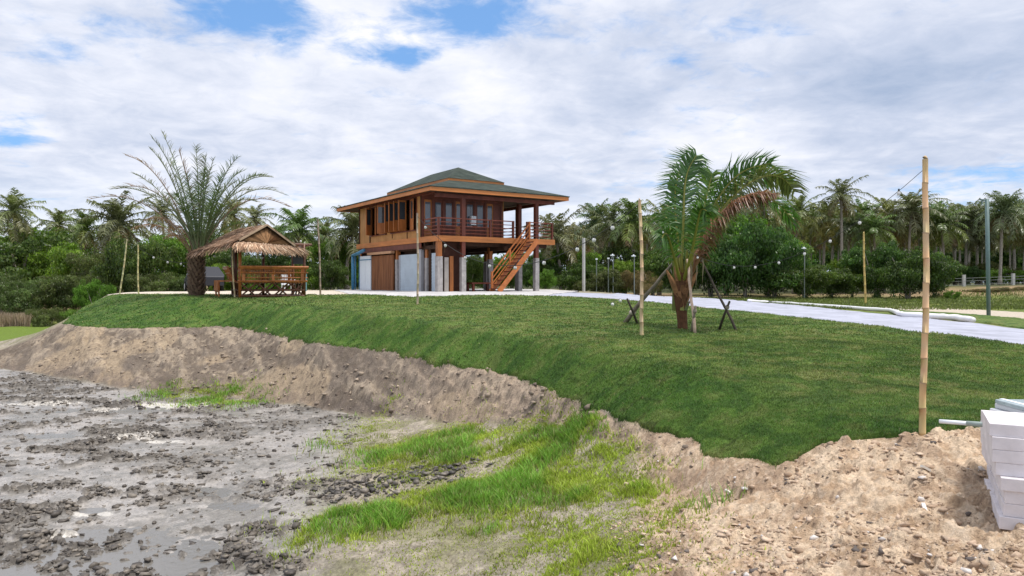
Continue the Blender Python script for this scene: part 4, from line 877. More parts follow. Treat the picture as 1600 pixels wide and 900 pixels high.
# ---------------------------------------------------------------- broadleaf trees and bushes
def crown_mesh(name, seed, blobs, n, ls, cols, inner=.35, aniso=1.0):
    """leaf faces spread through lumpy volumes; blobs = (cx,cy,cz,rx,ry,rz)"""
    rg = np.random.default_rng(seed); B = np.array(blobs, float); wgt = (B[:, 3]*B[:, 4]+B[:, 3]*B[:, 5]+B[:, 4]*B[:, 5]); wgt /= wgt.sum()
    sub = []
    for b in B:                                   # each lump carries smaller clumps on its skin
        for _ in range(14):
            d = rg.normal(size=3); d[2] = abs(d[2])*.9-.25; d /= np.linalg.norm(d); sub.append([*(b[:3]+d*b[3:]*rg.uniform(.65, 1.0)), *(b[3:]*rg.uniform(.22, .42))])
    sub = np.array(sub); k = rg.integers(0, len(sub), n); d = rg.normal(size=(n, 3)); d /= np.linalg.norm(d, axis=1)[:, None]
    r = rg.uniform(.45, 1.05, n)**.6; p = sub[k, :3]+d*sub[k, 3:]*r[:, None]
    ni = int(n*inner); kb = rg.choice(len(B), ni, p=wgt); d2 = rg.normal(size=(ni, 3)); d2 /= np.linalg.norm(d2, axis=1)[:, None]; p2 = B[kb, :3]+d2*B[kb, 3:]*rg.uniform(.3, .9, (ni, 1))
    p = np.concatenate([p, p2]); d = np.concatenate([d, d2]); N_ = len(p)
    nn = d+rg.normal(0, .55, (N_, 3))+np.array([0, 0, .35]); nn /= np.linalg.norm(nn, axis=1)[:, None]
    a = np.cross(nn, rg.normal(size=(N_, 3))); a /= np.linalg.norm(a, axis=1)[:, None]; b = np.cross(nn, a); s = ls*rg.uniform(.5, 1.35, (N_, 1))
    V = np.stack([p-a*s*.5, p+b*s*.32*aniso+nn*s*.1, p+a*s*.6, p-b*s*.32*aniso+nn*s*.1], 1)
    cc = np.array(cols)[rg.integers(0, len(cols), N_)]*rg.uniform(.65, 1.35, (N_, 1)); clump = np.concatenate([rg.uniform(.7, 1.35, len(sub))[k], np.full(ni, .8)]); cc = cc*clump[:, None]
    return mesh_np(name, V.reshape(-1, 3), [np.arange(N_*4).reshape(-1, 4)], np.repeat(cc, 4, 0), LEAF)
BRIGHT = [(.14, .25, .032), (.18, .28, .048), (.105, .20, .028)]; DEEP = [(.075, .135, .032), (.11, .165, .042), (.055, .105, .028)]
OLIVE = [(.135, .165, .050), (.155, .155, .070), (.105, .14, .045)]; DRY = [(.20, .15, .08), (.16, .14, .07), (.26, .19, .11)]
def lobes(seed, w_, h, n):
    rr = random.Random(seed); return [(rr.uniform(-.5, .5)*w_, rr.uniform(-.5, .5)*w_*.8, h*rr.uniform(.32, .78), w_*rr.uniform(.2, .34), w_*rr.uniform(.2, .34), h*rr.uniform(.18, .30)) for _ in range(n)]
KINDS = {}
for kname, cols, ar in (('bright', BRIGHT, 1), ('deep', DEEP, 1), ('olive', OLIVE, .8), ('dry', DRY, .6)):
    KINDS[kname] = [crown_mesh('foliage', 10*i+len(kname), lobes(i+len(kname), 1.9, 1.0, 9)+[(0, 0, .3, .6, .5, .3)], 15000, .047, cols, .45, ar) for i in range(3)]
limb_m = []
for s_ in range(3):
    m = MB(); rr = random.Random(s_)
    for k in range(5):
        a_ = rr.uniform(0, 6.28); m.tube([(rr.uniform(-.05, .05), 0, -.05), (math.cos(a_)*.12, math.sin(a_)*.12, .3), (math.cos(a_)*rr.uniform(.3, .6), math.sin(a_)*.35, rr.uniform(.6, .85))], [.035, .025, .008], 6)
    me = bpy.data.meshes.new('limbs'); me.from_pydata(m.v, [], m.f); me.update(); me.materials.append(BARK); limb_m.append(me)
def shrub(px, base_py, d, wpx, hpx, kind, label, cat='bush', name='bush', group=None):
    p = at(px, base_py, d); zg = float(zat(p.x, p.y)) if base_py is None else p.z; zg = min(zg, float(zat(p.x, p.y)))-.1
    W, H = wpx/F*d, (hpx)/F*d+max(0, p.z-zg)
    o = empty(name, (p.x, p.y, zg), R.uniform(-.5, .5), label, cat, group)
    c = link('foliage', R.choice(KINDS[kind]), o); c.scale = (W/2.1, W/2.3, H/1.02); t = link('trunk', R.choice(limb_m), o); t.scale = (W/2.4, W/2.4, H/1.05); return o
# left of the plateau
for a_ in ((30, 470, 60, 190, 112, 'deep', 'large dense dark green tree mass at the far left edge', 'tree', 'broadleaf_tree'), (95, 468, 58, 120, 98, 'bright', 'bright green rounded tree right of the far left tree mass', 'tree', 'broadleaf_tree'),
           (-40, 470, 62, 170, 108, 'bright', 'bright topped tree cut by the left edge of the photo', 'tree', 'broadleaf_tree'), (60, 460, 66, 150, 108, 'bright', 'light green tree top showing behind the far left trees', 'tree', 'broadleaf_tree'),
           (215, 462, 50, 95, 96, 'deep', 'very dark bush directly behind the leaning bamboo poles'), (175, 462, 54, 90, 78, 'olive', 'grey green bush left of the leaning bamboo poles'),
           (262, 460, 56, 110, 98, 'bright', 'bright green tree between bamboo poles and date palm', 'tree', 'broadleaf_tree'), (250, 462, 48, 70, 42, 'olive', 'low olive shrub left of the date palm trunk'),
           (285, 461, 49, 60, 34, 'olive', 'low shrub touching the date palm trunk on its left'), (130, 478, 50, 90, 56, 'olive', 'olive scrub bush at the left end of the lawn'),
           (90, 490, 48, 80, 62, 'olive', 'tall olive shrub over the dry bank'), (40, 492, 47, 90, 62, 'olive', 'spreading olive scrub near the left edge'), (0, 490, 50, 80, 65, 'olive', 'olive scrub cut by the left edge'),
           (115, 520, 44, 55, 38, 'bright', 'small green shrub low on the dry bank beside the lawn end'), (75, 522, 43.5, 50, 45, 'olive', 'round shrub above the green pond edge'), (148, 472, 47, 45, 42, 'bright', 'small bright shrub just past the lawn corner'), 
           (330, 460, 60, 120, 92, 'deep', 'dark tree behind the date palm crown stems', 'tree', 'broadleaf_tree'), (395, 458, 56, 110, 72, 'deep', 'dark tree seen through the open pavilion', 'tree', 'broadleaf_tree'), (450, 458, 56, 100, 62, 'deep', 'dark green tree right behind the pavilion', 'tree', 'broadleaf_tree'),
           (490, 458, 54, 70, 48, 'bright', 'bright low bush right of the pavilion'), (530, 457, 56, 80, 88, 'bright', 'bright green tree beside the blue pipe of the house', 'tree', 'broadleaf_tree'), (515, 457, 52, 60, 50, 'deep', 'dark bush in front of the tree left of the house'), (560, 457, 60, 70, 70, 'deep', 'dark tree hidden mostly by the left wall of the house', 'tree', 'broadleaf_tree'),
           (345, 459, 52, 60, 50, 'bright', 'light green bush seen between palm trunk and pavilion post'), (415, 459, 50, 60, 36, 'bright', 'light green bush seen through the pavilion bench side')):
    shrub(*a_, **({'group': 'greenery left of the house'}))
# seen under and right of the house
for a_ in ((760, 455, 66, 70, 52, 'bright', 'bright bush seen under the house between posts and stairs'), (735, 455, 64, 50, 60, 'deep', 'dark bush seen under the house behind the ground room'), (800, 455, 66, 70, 66, 'bright', 'bright bush seen under the house right of the stairs'), (835, 456, 62, 60, 60, 'deep', 'dark bush behind the last house post'),
           (852, 454, 56, 38, 34, 'bright', 'small round bright bush right of the last house post'), (880, 455, 62, 80, 78, 'bright', 'bright green tree right of the veranda', 'tree', 'broadleaf_tree'), (905, 456, 60, 70, 48, 'deep', 'dark bush behind the grey concrete post'), (942, 455, 58, 70, 36, 'olive', 'light shrub with dry leaves between concrete post and lamp posts'),
           (965, 456, 60, 60, 50, 'bright', 'bright bush below the lamp posts'), (1000, 458, 58, 50, 40, 'dry', 'orange leaved shrub behind the tall bamboo pole'), (1020, 458, 62, 80, 66, 'bright', 'bright green bush left of the young palm trunk'), (975, 456, 66, 120, 74, 'deep', 'dark thicket behind the lamp posts', 'tree', 'broadleaf_tree'),
           (1060, 462, 60, 90, 72, 'deep', 'dark bush directly behind the young palm trunk'), (1110, 463, 62, 110, 110, 'deep', 'dark tree behind the right prop of the young palm', 'tree', 'broadleaf_tree'), (1165, 464, 60, 120, 122, 'deep', 'tallest dark tree right of the young palm crown', 'tree', 'broadleaf_tree'),
           (1135, 460, 70, 150, 128, 'bright', 'bright topped tree under the arching fronds of the young palm', 'tree', 'broadleaf_tree'), (1210, 464, 60, 110, 80, 'deep', 'wide dark bush in the middle of the right tree line'), (1258, 465, 58, 90, 50, 'deep', 'low dark bush before the pale palm trunks'), (1200, 462, 66, 130, 95, 'bright', 'green tree peeping over the middle of the right tree line', 'tree', 'broadleaf_tree'), (1300, 464, 60, 80, 44, 'deep', 'dark low bush left of the thin yellow bamboo pole'),
           (1332, 462, 62, 60, 66, 'bright', 'bright green bush beside the thin yellow bamboo pole'), (1370, 466, 60, 90, 88, 'deep', 'dark rounded tree right of the thin yellow bamboo pole', 'tree', 'broadleaf_tree'), (1418, 468, 58, 110, 82, 'deep', 'dark spreading tree behind the tallest bamboo pole', 'tree', 'broadleaf_tree'), (1460, 466, 60, 60, 58, 'deep', 'last dark bush at the end of the dark tree line')):
    shrub(*a_, **({'group': 'greenery right of the house'}))
for i, px in enumerate(range(1470, 1640, 20)):
    shrub(px, 446, R.uniform(70, 76), R.uniform(36, 60), R.uniform(22, 40), R.choice(['bright', 'olive', 'deep']), 'low green undergrowth bush behind the fence posts on the right embankment', group='undergrowth behind the fence posts')
shrub(1488, 468, 55, 18, 16, 'bright', 'tiny bright bush alone at the foot of the right embankment')
for i in range(9):
    px = R.uniform(1460, 1640); shrub(px, R.uniform(455, 461), 61, R.uniform(20, 45), R.uniform(6, 11), 'dry', 'patch of dry brown scrub on the right embankment', group='dry scrub on the embankment')
# dry reeds at the left
rg = np.random.default_rng(77); n = 6000; yy = rg.uniform(43, 45, n); x = rg.uniform(-.72, -.655, n)*yy
kk = rg.random(n) < ss(fbm(x, yy, .7, 2, 5), .3, .5); x, yy = x[kk], yy[kk]
tag(link('dry_reeds', blades('dry_reeds', x, yy, zat(x, yy)-.05, rg.uniform(.2, .9, len(x)), np.full(len(x), .03), np.array([.42, .32, .25])*rg.uniform(.6, 1.3, (len(x), 1)), .2, 4)), 'pale dry reeds standing at the left pond edge', 'reeds', kind='stuff')
# rough grass behind the path
rg = np.random.default_rng(78); n = 26000; yy = rg.uniform(36, 62, n); x = rg.uniform(.2, .76, n)*yy
kk = (zat(x, yy, rel(8, 9)) > .9); x, yy = x[kk], yy[kk]
tag(link('rough_grass', blades('rough_grass', x, yy, zat(x, yy)-.03, rg.uniform(.06, .22, len(x)), np.full(len(x), .05), np.array([.13, .16, .045])*rg.uniform(.6, 1.4, (len(x), 1)), .5, 4)), 'rough yellowish grass between the path and the far trees', 'grass', kind='stuff')
# far woodland closing the view
rr = random.Random(3); bl = [(x_, rr.uniform(122, 140), rr.uniform(0, 3.0)+(2.9 if x_ > 35 else 0), rr.uniform(5, 9), 5, rr.uniform(2.4, 3.6)) for x_ in [rr.uniform(-140, 150) for _ in range(70)]+[rr.uniform(35, 110) for _ in range(60)]]
tag(link('woodland', crown_mesh('woodland', 9, bl, 80000, .6, DEEP, .6)), 'dark green wood closing the view far behind the palms', 'woodland', kind='stuff')

# ---------------------------------------------------------------- date palm beside the pavilion
DPD = 30.6; dp = at(307, 461, DPD); dpz = float(zat(dp.x, dp.y))
date = empty('date_palm', (dp.x, dp.y, dpz-.03), 0, 'large date palm with sparse arching fronds and a thick scaly trunk beside the pavilion', 'palm tree')
m = MB(); m.tube([(0, 0, 0), (0, 0, .4), (.02, 0, 1.0), (.02, 0, 1.5), (.02, 0, 1.85)], [.33, .27, .27, .26, .14], 12)
DT = mat('date_trunk', (1, 1, 1), .85, .2, .4, 12, .02, 30, attr=True)
for i, v_ in enumerate(m.c): m.c[i] = (.10, .065, .045)
for k in range(130):
    a_ = k*2.399; z = .05+1.62*k/130; r_ = .26; o_ = Vector((math.cos(a_), math.sin(a_), 0)); t_ = Vector((-math.sin(a_), math.cos(a_), 0)); b0 = o_*r_+Vector((0, 0, z)); tip = o_*(r_+.13)+Vector((0, 0, z+.20)); s = R.uniform(.6, 1.3)
    m.poly([b0-t_*.07, b0+t_*.07, tip+t_*.035, tip-t_*.035, b0+o_*.03+Vector((0, 0, .13))-t_*.05, b0+o_*.03+Vector((0, 0, .13))+t_*.05], [(0, 1, 2, 3), (4, 3, 2, 5), (0, 3, 4), (1, 5, 2)], (.20*s, .135*s, .095*s))
m.build('trunk', DT, date)
def world_frond(S, base, tip, rise, L, n, col, rcol, rg, org, dd=0., mid=None, **kw):
    """frond from a crown point to a sighted tip, bowing upward"""
    b = np.array(base); t = np.array(tip); ln = np.linalg.norm(t-b); k = np.linspace(0, 1, 10)[:, None]
    c = b+(t-b)*np.array([.36, .36, .62])+np.array([0, 0, rise*ln*.95]) if mid is None else np.array(mid)
    P = b*(1-k)**2+2*c*k*(1-k)+t*k*k; P[:, 2] += -(k[:, 0]**5)*.28*min(1, rise*5)+.28*min(1, rise*5)*k[:, 0]*.5; frond(S, P-np.array(org), L, n, col, rcol, rg, **kw)
org = Vector((dp.x, dp.y, dpz)); rg = np.random.default_rng(21); S = Strands()
GY = (.18, .195, .13); GR_ = (.085, .135, .045); BR = (.26, .17, .12)
tips = [(238, 212, .12, 29.8, GY), (255, 207, .02, 30.8, GY), (280, 234, .0, 30.2, BR), (307, 228, .0, 31, GY), (334, 248, .03, 31.4, GY), (372, 243, .12, 30.0, GR_), (383, 262, .16, 31.5, GR_), (428, 272, .30, 30.6, GY), (412, 268, .22, 29.6, GR_), (452, 318, .42, 30.8, BR),
        (448, 300, .40, 31.8, GY), (197, 238, .18, 30.2, BR), (183, 290, .30, 30.9, BR), (208, 268, .10, 31.6, GY), (136, 307, .28, 30.4, BR), (402, 310, .30, 29.4, GY), (265, 245, .04, 32, GR_), (350, 270, .06, 32, GR_), (320, 262, .02, 29.4, GR_), (292, 270, .02, 29.6, GR_), (395, 292, .22, 32.3, GY), (228, 300, .25, 29.6, GY), (345, 290, .1, 29.2, GR_), (275, 300, .08, 29.3, GR_)]
tips += [(px+R.uniform(-16, 16), py+R.uniform(0, 28), rise*.9, d+R.uniform(-.8, .8), GR_ if k_ % 3 else GY) for k_, (px, py, rise, d, c) in enumerate(tips) if py < 300 and k_ % 3 == 0]
for px, py, rise, d, c in tips:
    base = at(311+R.uniform(-5, 5), 404+R.uniform(-6, 4), DPD); world_frond(S, base, at(px, py, d), rise, .52, 46, c, (.16, .20, .09) if c is not BR else (.30, .22, .15), rg, org, wd=.026, droop=.35, u0=.30, rr_=.032, sweep=.9, vee=.5, gap=.30 if c is not BR else .45, jit=.16)
for px, py, d in ((205, 352, 30.2), (225, 340, 31.3), (258, 365, 29.8), (268, 352, 31.5)):     # browned low fronds
    world_frond(S, at(305, 408, DPD), at(px, py, d), .32, .45, 40, (.24, .13, .07), (.30, .19, .11), rg, org, wd=.03, droop=.9, u0=.35, rr_=.03, sweep=.5, vee=-.1, gap=.1)
for px, py, d in ((262, 300, 31.5), (365, 330, 31.6), (382, 345, 30.2), (350, 318, 29.6), (285, 325, 29.8), (330, 310, 31.8), (300, 300, 31.5)):
    world_frond(S, at(312, 404, DPD), at(px, py, d), .12, .5, 34, GR_, (.13, .20, .07), rg, org, wd=.03, droop=.3, u0=.3, rr_=.03, sweep=.8, vee=.5)
o = link('crown', S.mesh('crown', HERO), date); o.location = (0, 0, .03)

# ---------------------------------------------------------------- young coconut palm in the lawn, tied to props
YD = 15.2; yp = at(1065, 512.5, YD); ypz = float(zat(yp.x, yp.y, Zl)); org = Vector((yp.x, yp.y, ypz))
young = empty('young_coconut_palm', org, 0, 'young coconut palm with wind blown fronds and a swollen brown trunk on the lawn', 'palm tree')
m = MB(); m.tube([(.02, 0, -.03), (.02, 0, .1), (0, 0, .35), (-.02, 0, .62), (-.03, 0, .9), (-.02, 0, 1.15)], [.105, .10, .11, .145, .15, .08], 14, (.11, .052, .027))
for k in range(46):
    a_ = k*2.399; z = .35+.62*k/46; o_ = Vector((math.cos(a_), math.sin(a_), 0)); t_ = Vector((-math.sin(a_), math.cos(a_), 0)); r_ = .095; b0 = o_*r_+Vector((0, 0, z)); L = R.uniform(.18, .36); tip = o_*(r_+.06+.04*R.random())+Vector((0, 0, z+L)); s = R.uniform(.6, 1.5)
    m.poly([b0-t_*.08, b0+t_*.08, tip+t_*.03, tip-t_*.03, b0-o_*.05], [(0, 1, 2, 3), (4, 3, 2)], (.20*s, .10*s, .05*s))
for (dx, dz, tx, tz) in ((-.1, .75, -.33, 1.2), (.12, .8, .30, 1.16), (-.08, .95, -.16, 1.28), (.1, .9, .12, 1.3)):
    m.tube([(dx, -.05, dz), ((dx+tx)/2, -.08, (dz+tz)/2), (tx, -.08, tz)], [.075, .055, .02], 6, (.27, .14, .065))
m.build('trunk', DT, young)
rg = np.random.default_rng(31); S = Strands(); G1 = (.075, .165, .035); G2 = (.15, .25, .045); OL = (.14, .165, .05); BD = (.22, .105, .062); YEL = (.30, .30, .06)
def yf(basepx, path, L, n, c, rc, **kw):
    """path = list of (px, py, distance)"""
    P = [at(*basepx, YD)]+[at(*q) for q in path]; P = [np.array(p)-np.array(org) for p in P]
    u = np.linspace(0, 1, len(P)); uu = np.linspace(0, 1, 18); PP = np.stack([np.interp(uu, u, [p[k] for p in P]) for k in range(3)], 1)
    for _ in range(5): PP[1:-1] = (PP[:-2]+2*PP[1:-1]+PP[2:])/4
    frond(S, PP, L, int(n*1.3), c, rc, rg, **kw)
kw = dict(wd=.032, droop=.55, rr_=.035, sweep=.62, vee=.15, jit=.17, gap=.08)
FR = (0, 1, .15)     # leaflets spread across the view for the upright leaves
yf((1062, 445), [(1066, 400, 15.1), (1068, 340, 15.0), (1068, 290, 15.0), (1074, 262, 15.0), (1088, 243, 15.0)], .62, 66, (.095, .19, .06), YEL, u0=.32, up=FR, wind=(-.15, 0, -.15), **kw)
yf((1064, 445), [(1062, 400, 15.5), (1056, 350, 15.6), (1052, 300, 15.7), (1062, 262, 15.8)], .55, 60, G1, YEL, u0=.32, up=FR, wind=(.1, 0, -.25), **kw)
yf((1068, 440), [(1085, 385, 15.3), (1098, 330, 15.4), (1108, 290, 15.6), (1112, 272, 15.6)], .62, 60, G2, YEL, u0=.32, up=FR, wind=(.1, 0, -.1), **kw)
yf((1070, 440), [(1095, 375, 15.0), (1130, 318, 15.0), (1180, 272, 15.0), (1222, 268, 15.1), (1242, 300, 15.2)], .66, 74, OL, YEL, u0=.2, up=(.2, .6, 1), wind=(.35, 0, -.35), **kw)
yf((1070, 440), [(1098, 370, 15.8), (1130, 305, 15.8), (1165, 275, 15.9), (1200, 268, 16.0), (1235, 290, 16.2)], .66, 74, G1, YEL, u0=.2, up=(.2, .6, 1), wind=(.4, 0, -.2), **kw)
yf((1072, 440), [(1105, 375, 16.3), (1150, 320, 16.6), (1195, 300, 16.8), (1225, 322, 17), (1240, 352, 17)], .62, 66, G1, YEL, u0=.2, wind=(.3, 0, -.6), **kw)
yf((1068, 440), [(1095, 360, 15.2), (1125, 300, 15.2), (1160, 262, 15.2), (1205, 256, 15.2)], .55, 62, G1, YEL, u0=.25, up=(-.1, .9, .5), wind=(.5, 0, .2), **kw)
yf((1064, 445), [(1054, 405, 14.7), (1046, 375, 14.3), (1040, 360, 14.0), (1034, 372, 13.8)], .5, 46, G1, YEL, u0=.25, up=FR, wind=(-.1, 0, -.5), **kw)
yf((1066, 445), [(1080, 400, 14.6), (1090, 350, 14.2), (1094, 322, 14.0), (1104, 330, 13.8)], .5, 46, G1, YEL, u0=.3, up=FR, wind=(.2, 0, -.5), **kw)
yf((1064, 445), [(1056, 395, 15.9), (1045, 350, 16.2), (1038, 330, 16.5), (1030, 345, 16.8)], .5, 50, (.08, .15, .04), YEL, u0=.2, up=FR, wind=(-.2, 0, -.4), **kw)
kw2 = dict(wd=.026, droop=1.2, rr_=.03, sweep=.45, vee=-.1, jit=.25)
yf((1076, 440), [(1092, 400, 14.7), (1108, 352, 14.5), (1140, 315, 14.4), (1180, 297, 14.4), (1212, 303, 14.4)], .44, 96, BD, (.34, .17, .10), u0=.18, wind=(.25, 0, -.7), **kw2)
yf((1076, 440), [(1093, 402, 14.8), (1112, 358, 14.7), (1142, 322, 14.6), (1172, 304, 14.6), (1200, 312, 14.6)], .42, 70, (.14, .065, .038), (.34, .17, .10), u0=.15, wind=(.1, 0, -.9), **kw2)
for dx, c in ((-14, (.17, .20, .04)), (-8, YEL), (-2, (.30, .25, .05)), (4, YEL), (9, (.30, .20, .05)), (14, (.12, .16, .04))):       # bare leaf stalks
    P = [at(1062+dx*.5, 485, YD), at(1064+dx*.7, 455, YD), at(1067+dx, 420, YD), at(1068+dx*1.5, 390, YD)]; P = [np.array(p)-np.array(org)+np.array([0, rg.uniform(-.08, .08), 0]) for p in P]; S.tube(P, [.06, .05, .035, .02], c, 6)
for px, py in ((1086, 425), (1096, 418), (1078, 432)): S.add(*[np.array([np.array(at(px+a, py+b, 14.9))-np.array(org)]) for a, b in ((0, -30), (3, -5), (1, 28))], np.array([[.03, 0, 0]]), np.array([(.25, .20, .12)]))
link('crown', S.mesh('crown', HERO), young)
GREYW = mat('grey_stick', (.24, .20, .16), .8, .2, .35, 8, .004, 40); PALEW = mat('peeled_stick', (.52, .38, .29), .7, .3, .3, 8, .004, 40); DKW = mat('dark_stick', (.085, .07, .055), .8, .2, .35, 8)
def gp(px, py):                                # point on the lawn surface
    h_ = hit(px, py); return Vector((h_.x, h_.y, float(zat(h_.x, h_.y, np.where(m4, Zl, Zg)))))
def prop(a, b, sa, sb, mp, ms, r0, r1, label, rag=False):
    g_ = gp(*a); o = empty('palm_prop', g_, 0, label, 'support pole', 'poles propping the young palm'); f_ = Vector(b)-g_
    n = 7; MB().tube([f_*(k/n)*1.0+Vector((R.uniform(-.012, .012) if 0 < k < n else 0, 0, 0))-(Vector((0, 0, .04)) if k == 0 else Vector()) for k in range(n+1)], [r0+(r1-r0)*k/n for k in range(n+1)], 8).build('pole', mp, o, smooth=True)
    s0 = gp(*sa)-g_; s1 = Vector(sb)-g_; MB().tube([s0-Vector((0, 0, .04)), s0.lerp(s1, .5), s1], [.028, .026, .022], 7).build('stake', ms, o, smooth=True)
    if rag:
        c = f_*.155; m = MB(); m.sphere(c, (.085, .07, .06), 9); m.build('rag_tie', mat('pale_rag', (.52, .45, .38), .9, .1), o, smooth=True)
    else:
        c = s0.lerp(s1, .80); MB().sphere(c, (.045, .045, .05), 8).build('rope_tie', GREYW, o, smooth=True)
prop((976, 506), at(1062, 398, 15.1), (997, 508), at(980, 467, 15.9), GREYW, DKW, .055, .028, 'thick grey prop leaning from the left against the young palm, tied with a rag', True)
prop((1086, 522.5), at(1074, 405, 14.9), (1080.5, 520.5), at(1087, 478, 14.35), PALEW, GREYW, .034, .024, 'peeled pink prop standing upright in front of the young palm')
prop((1151.5, 520), at(1092, 400, 15.6), (1123, 517), at(1140, 471, 14.6), DKW, DKW, .028, .022, 'dark thin prop crossing a short stake right of the young palm')

# ---------------------------------------------------------------- bamboo poles, posts, lights
BP = mat('dry_bamboo', (1, 1, 1), .5, .35, .22, 9, .002, 40, (1, 1, .3), attr=True)
def bamboo(base, top, r, label, col=(.58, .40, .21), nodes=9, lean=0.0, d=None):
    g_ = gp(*base) if d is None else at(base[0], base[1], d); dd_ = g_.y
    t_ = Vector(at(top[0], top[1], dd_))-g_; m = MB(); pts = []; rad = []; cs = []; n = nodes*5
    for k in range(n+1):
        u = k/n; ph_ = (k % 5); pts.append(t_*u+Vector((math.sin(u*6+base[0])*.012, 0, 0))-(Vector((0, 0, .05)) if k == 0 else Vector())); rad.append(r*(1-.22*u)*(1.13 if ph_ == 0 else 1.0 if ph_ in (1, 4) else .97))
    q = []
    # each internode is bounded by a dark scar ring
    P2 = []; R2 = []; CC = []
    for k in range(nodes):
        for s_, rr_, cc in ((0.0, 1.07, .55), (.03, 1.0, 1.15), (.5, .97, 1.0), (.95, 1.0, .92), (.985, 1.08, .6)):
            u = (k+s_)/nodes; P2.append(t_*u+Vector((math.sin(u*6+base[0])*.012+ (0 if k % 2 else .004), 0, 0))-(Vector((0, 0, .05)) if u == 0 else Vector())); R2.append(r*(1-.2*u)*rr_); CC.append(tuple(c*cc*R.uniform(.92, 1.08) for c in col))
    P2.append(t_); R2.append(r*.8); CC.append(col)
    m.tube(P2, R2, 10)
    for i in range(len(P2)):
        for j in range(10): m.c[i*10+j] = CC[i]
    o = m.build('bamboo_pole', BP, smooth=True); o.location = g_; return tag(o, label, 'pole', 'bamboo poles carrying the string lights')
bamboo((1443.5, 683), (1446, 247), .031, 'thickest and tallest pale bamboo pole, at the edge of the bare soil', nodes=11)
bamboo((1003.5, 527), (1000, 312), .036, 'tall bamboo pole left of the young palm on the near lawn', col=(.60, .44, .26), nodes=10)
bamboo((652.5, 477), (652.5, 333), .035, 'thin bamboo pole standing before the shutters of the house', col=(.42, .34, .24), nodes=9)
bamboo((366.5, 466), (362, 380), .034, 'short pale bamboo pole standing before the pavilion', col=(.62, .52, .28), nodes=7)
bamboo((501, 461.5), (497, 342), .042, 'dark slim bamboo pole between pavilion and house', col=(.30, .25, .18), nodes=9)
bamboo((1352, 472.5), (1349, 363), .05, 'distant yellow bamboo pole beyond the white path', col=(.50, .36, .13), nodes=8, d=36.5)
bamboo((187, 461), (199, 375), .036, 'leaning pale bamboo pole at the left end of the lawn', col=(.50, .46, .25), nodes=8)
bamboo((216, 461), (215.5, 383), .036, 'upright pale bamboo pole at the left end of the lawn', col=(.52, .46, .22), nodes=7)
g_ = hit(1545, 494); o = empty('steel_pole', g_, 0, 'tall grey green steel pole with a small bracket beside the sandy track', 'pole'); tp = Vector(at(1541.5, 311, g_.y))-g_
MB().tube([(0, 0, -.05), tp], .075, 8).build('shaft', mat('green_steel', (.11, .17, .165), .5, .4, .15), o, smooth=True); MB().beam(tp+Vector((.0, 0, -.06)), tp+Vector((-.28, 0, -.02)), .05, .05).tube([tp+Vector((-.2, 0, -.04)), tp+Vector((-.2, 0, -.22))], .02, 6).build('bracket', mat('green_steel', (.1, .16, .16)), o)
o = MB().tube([(0, 0, 0), (0, 0, (458-372)/F*47)], .10, 10).build('concrete_post', mat('pale_concrete', (.50, .50, .48), .85, .2, .15)); o.location = at(912, 458, 47); tag(o, 'pale grey concrete post at the near edge of the bushes beside the white path', 'post')
for px, ty, by_, hd, lb in ((932, 406, 445, 0, 'leftmost of the four thin lamp posts among the bushes'), (950.5, 405, 440, 0, 'second thin lamp post from the left among the bushes'), (958, 399, 442, 1, 'thin lamp post with a white lamp head among the bushes'), (991, 400, 448, 1, 'thin lamp post just left of the tall bamboo pole'), (1257, 388, 450, 1, 'thin lamp post before the palm trunks of the grove')):
    b_ = at(px, by_, 57); zb_ = -1.3; o = empty('lamp_post', (b_.x, 57, zb_), 0, lb, 'lamp post', 'thin garden lamp posts'); h_ = at(px, ty, 57).z-zb_
    MB().tube([(0, 0, -.1), (0, 0, h_)], .04, 6).build('post', mat('galvanised', (.20, .22, .21), .6, .3), o)
    if hd: MB().box(-.22, .10, -.08, .08, h_-.04, h_+.04).sphere((-.05, 0, h_+.05), .07, 7).build('lamp_head', WHITE, o)
    else: MB().box(-.08, .08, -.08, .08, h_, h_+.12).build('lamp_head', WHITE, o)
for px, py in ((1461, 444), (1506, 446), (1583, 446), (1632, 447)):
    p = at(px, py, 66.5); o = MB().box(-.11, .11, -.11, .11, -.2, 1.05).build('fence_post', mat('pale_concrete', (.50, .50, .48))); o.location = (p.x, p.y, float(zat(p.x, p.y))); tag(o, {1461: 'pale fence post at the left end of the embankment', 1506: 'pale fence post left of the green steel pole', 1583: 'pale fence post right of the green steel pole', 1632: 'pale fence post outside the right edge'}[px], 'fence post', 'fence posts on the embankment')
m = MB()
for z in (.4, .75, 1.0): m.tube([(at(1461, 446, 66.5).x, 66.4, float(zat(at(1461, 446, 66.5).x, 66.5))+z), (at(1700, 446, 66.5).x, 66.4, float(zat(at(1700, 446, 66.5).x, 66.5))+z)], .015, 4)
tag(m.build('fence_wire', mat('galvanised', (.34, .36, .37))), 'thin wires strung along the pale fence posts on the embankment', 'fence wire')
o = MB().tube([(0, 0, 0), (0, 0, (458-428)/F*42)], .035, 6).build('marker_post', mat('teal_pipe', (.12, .28, .30), .5, .4)); o.location = at(478.5, 458, 42); tag(o, 'thin teal pipe post standing right of the pavilion', 'post')

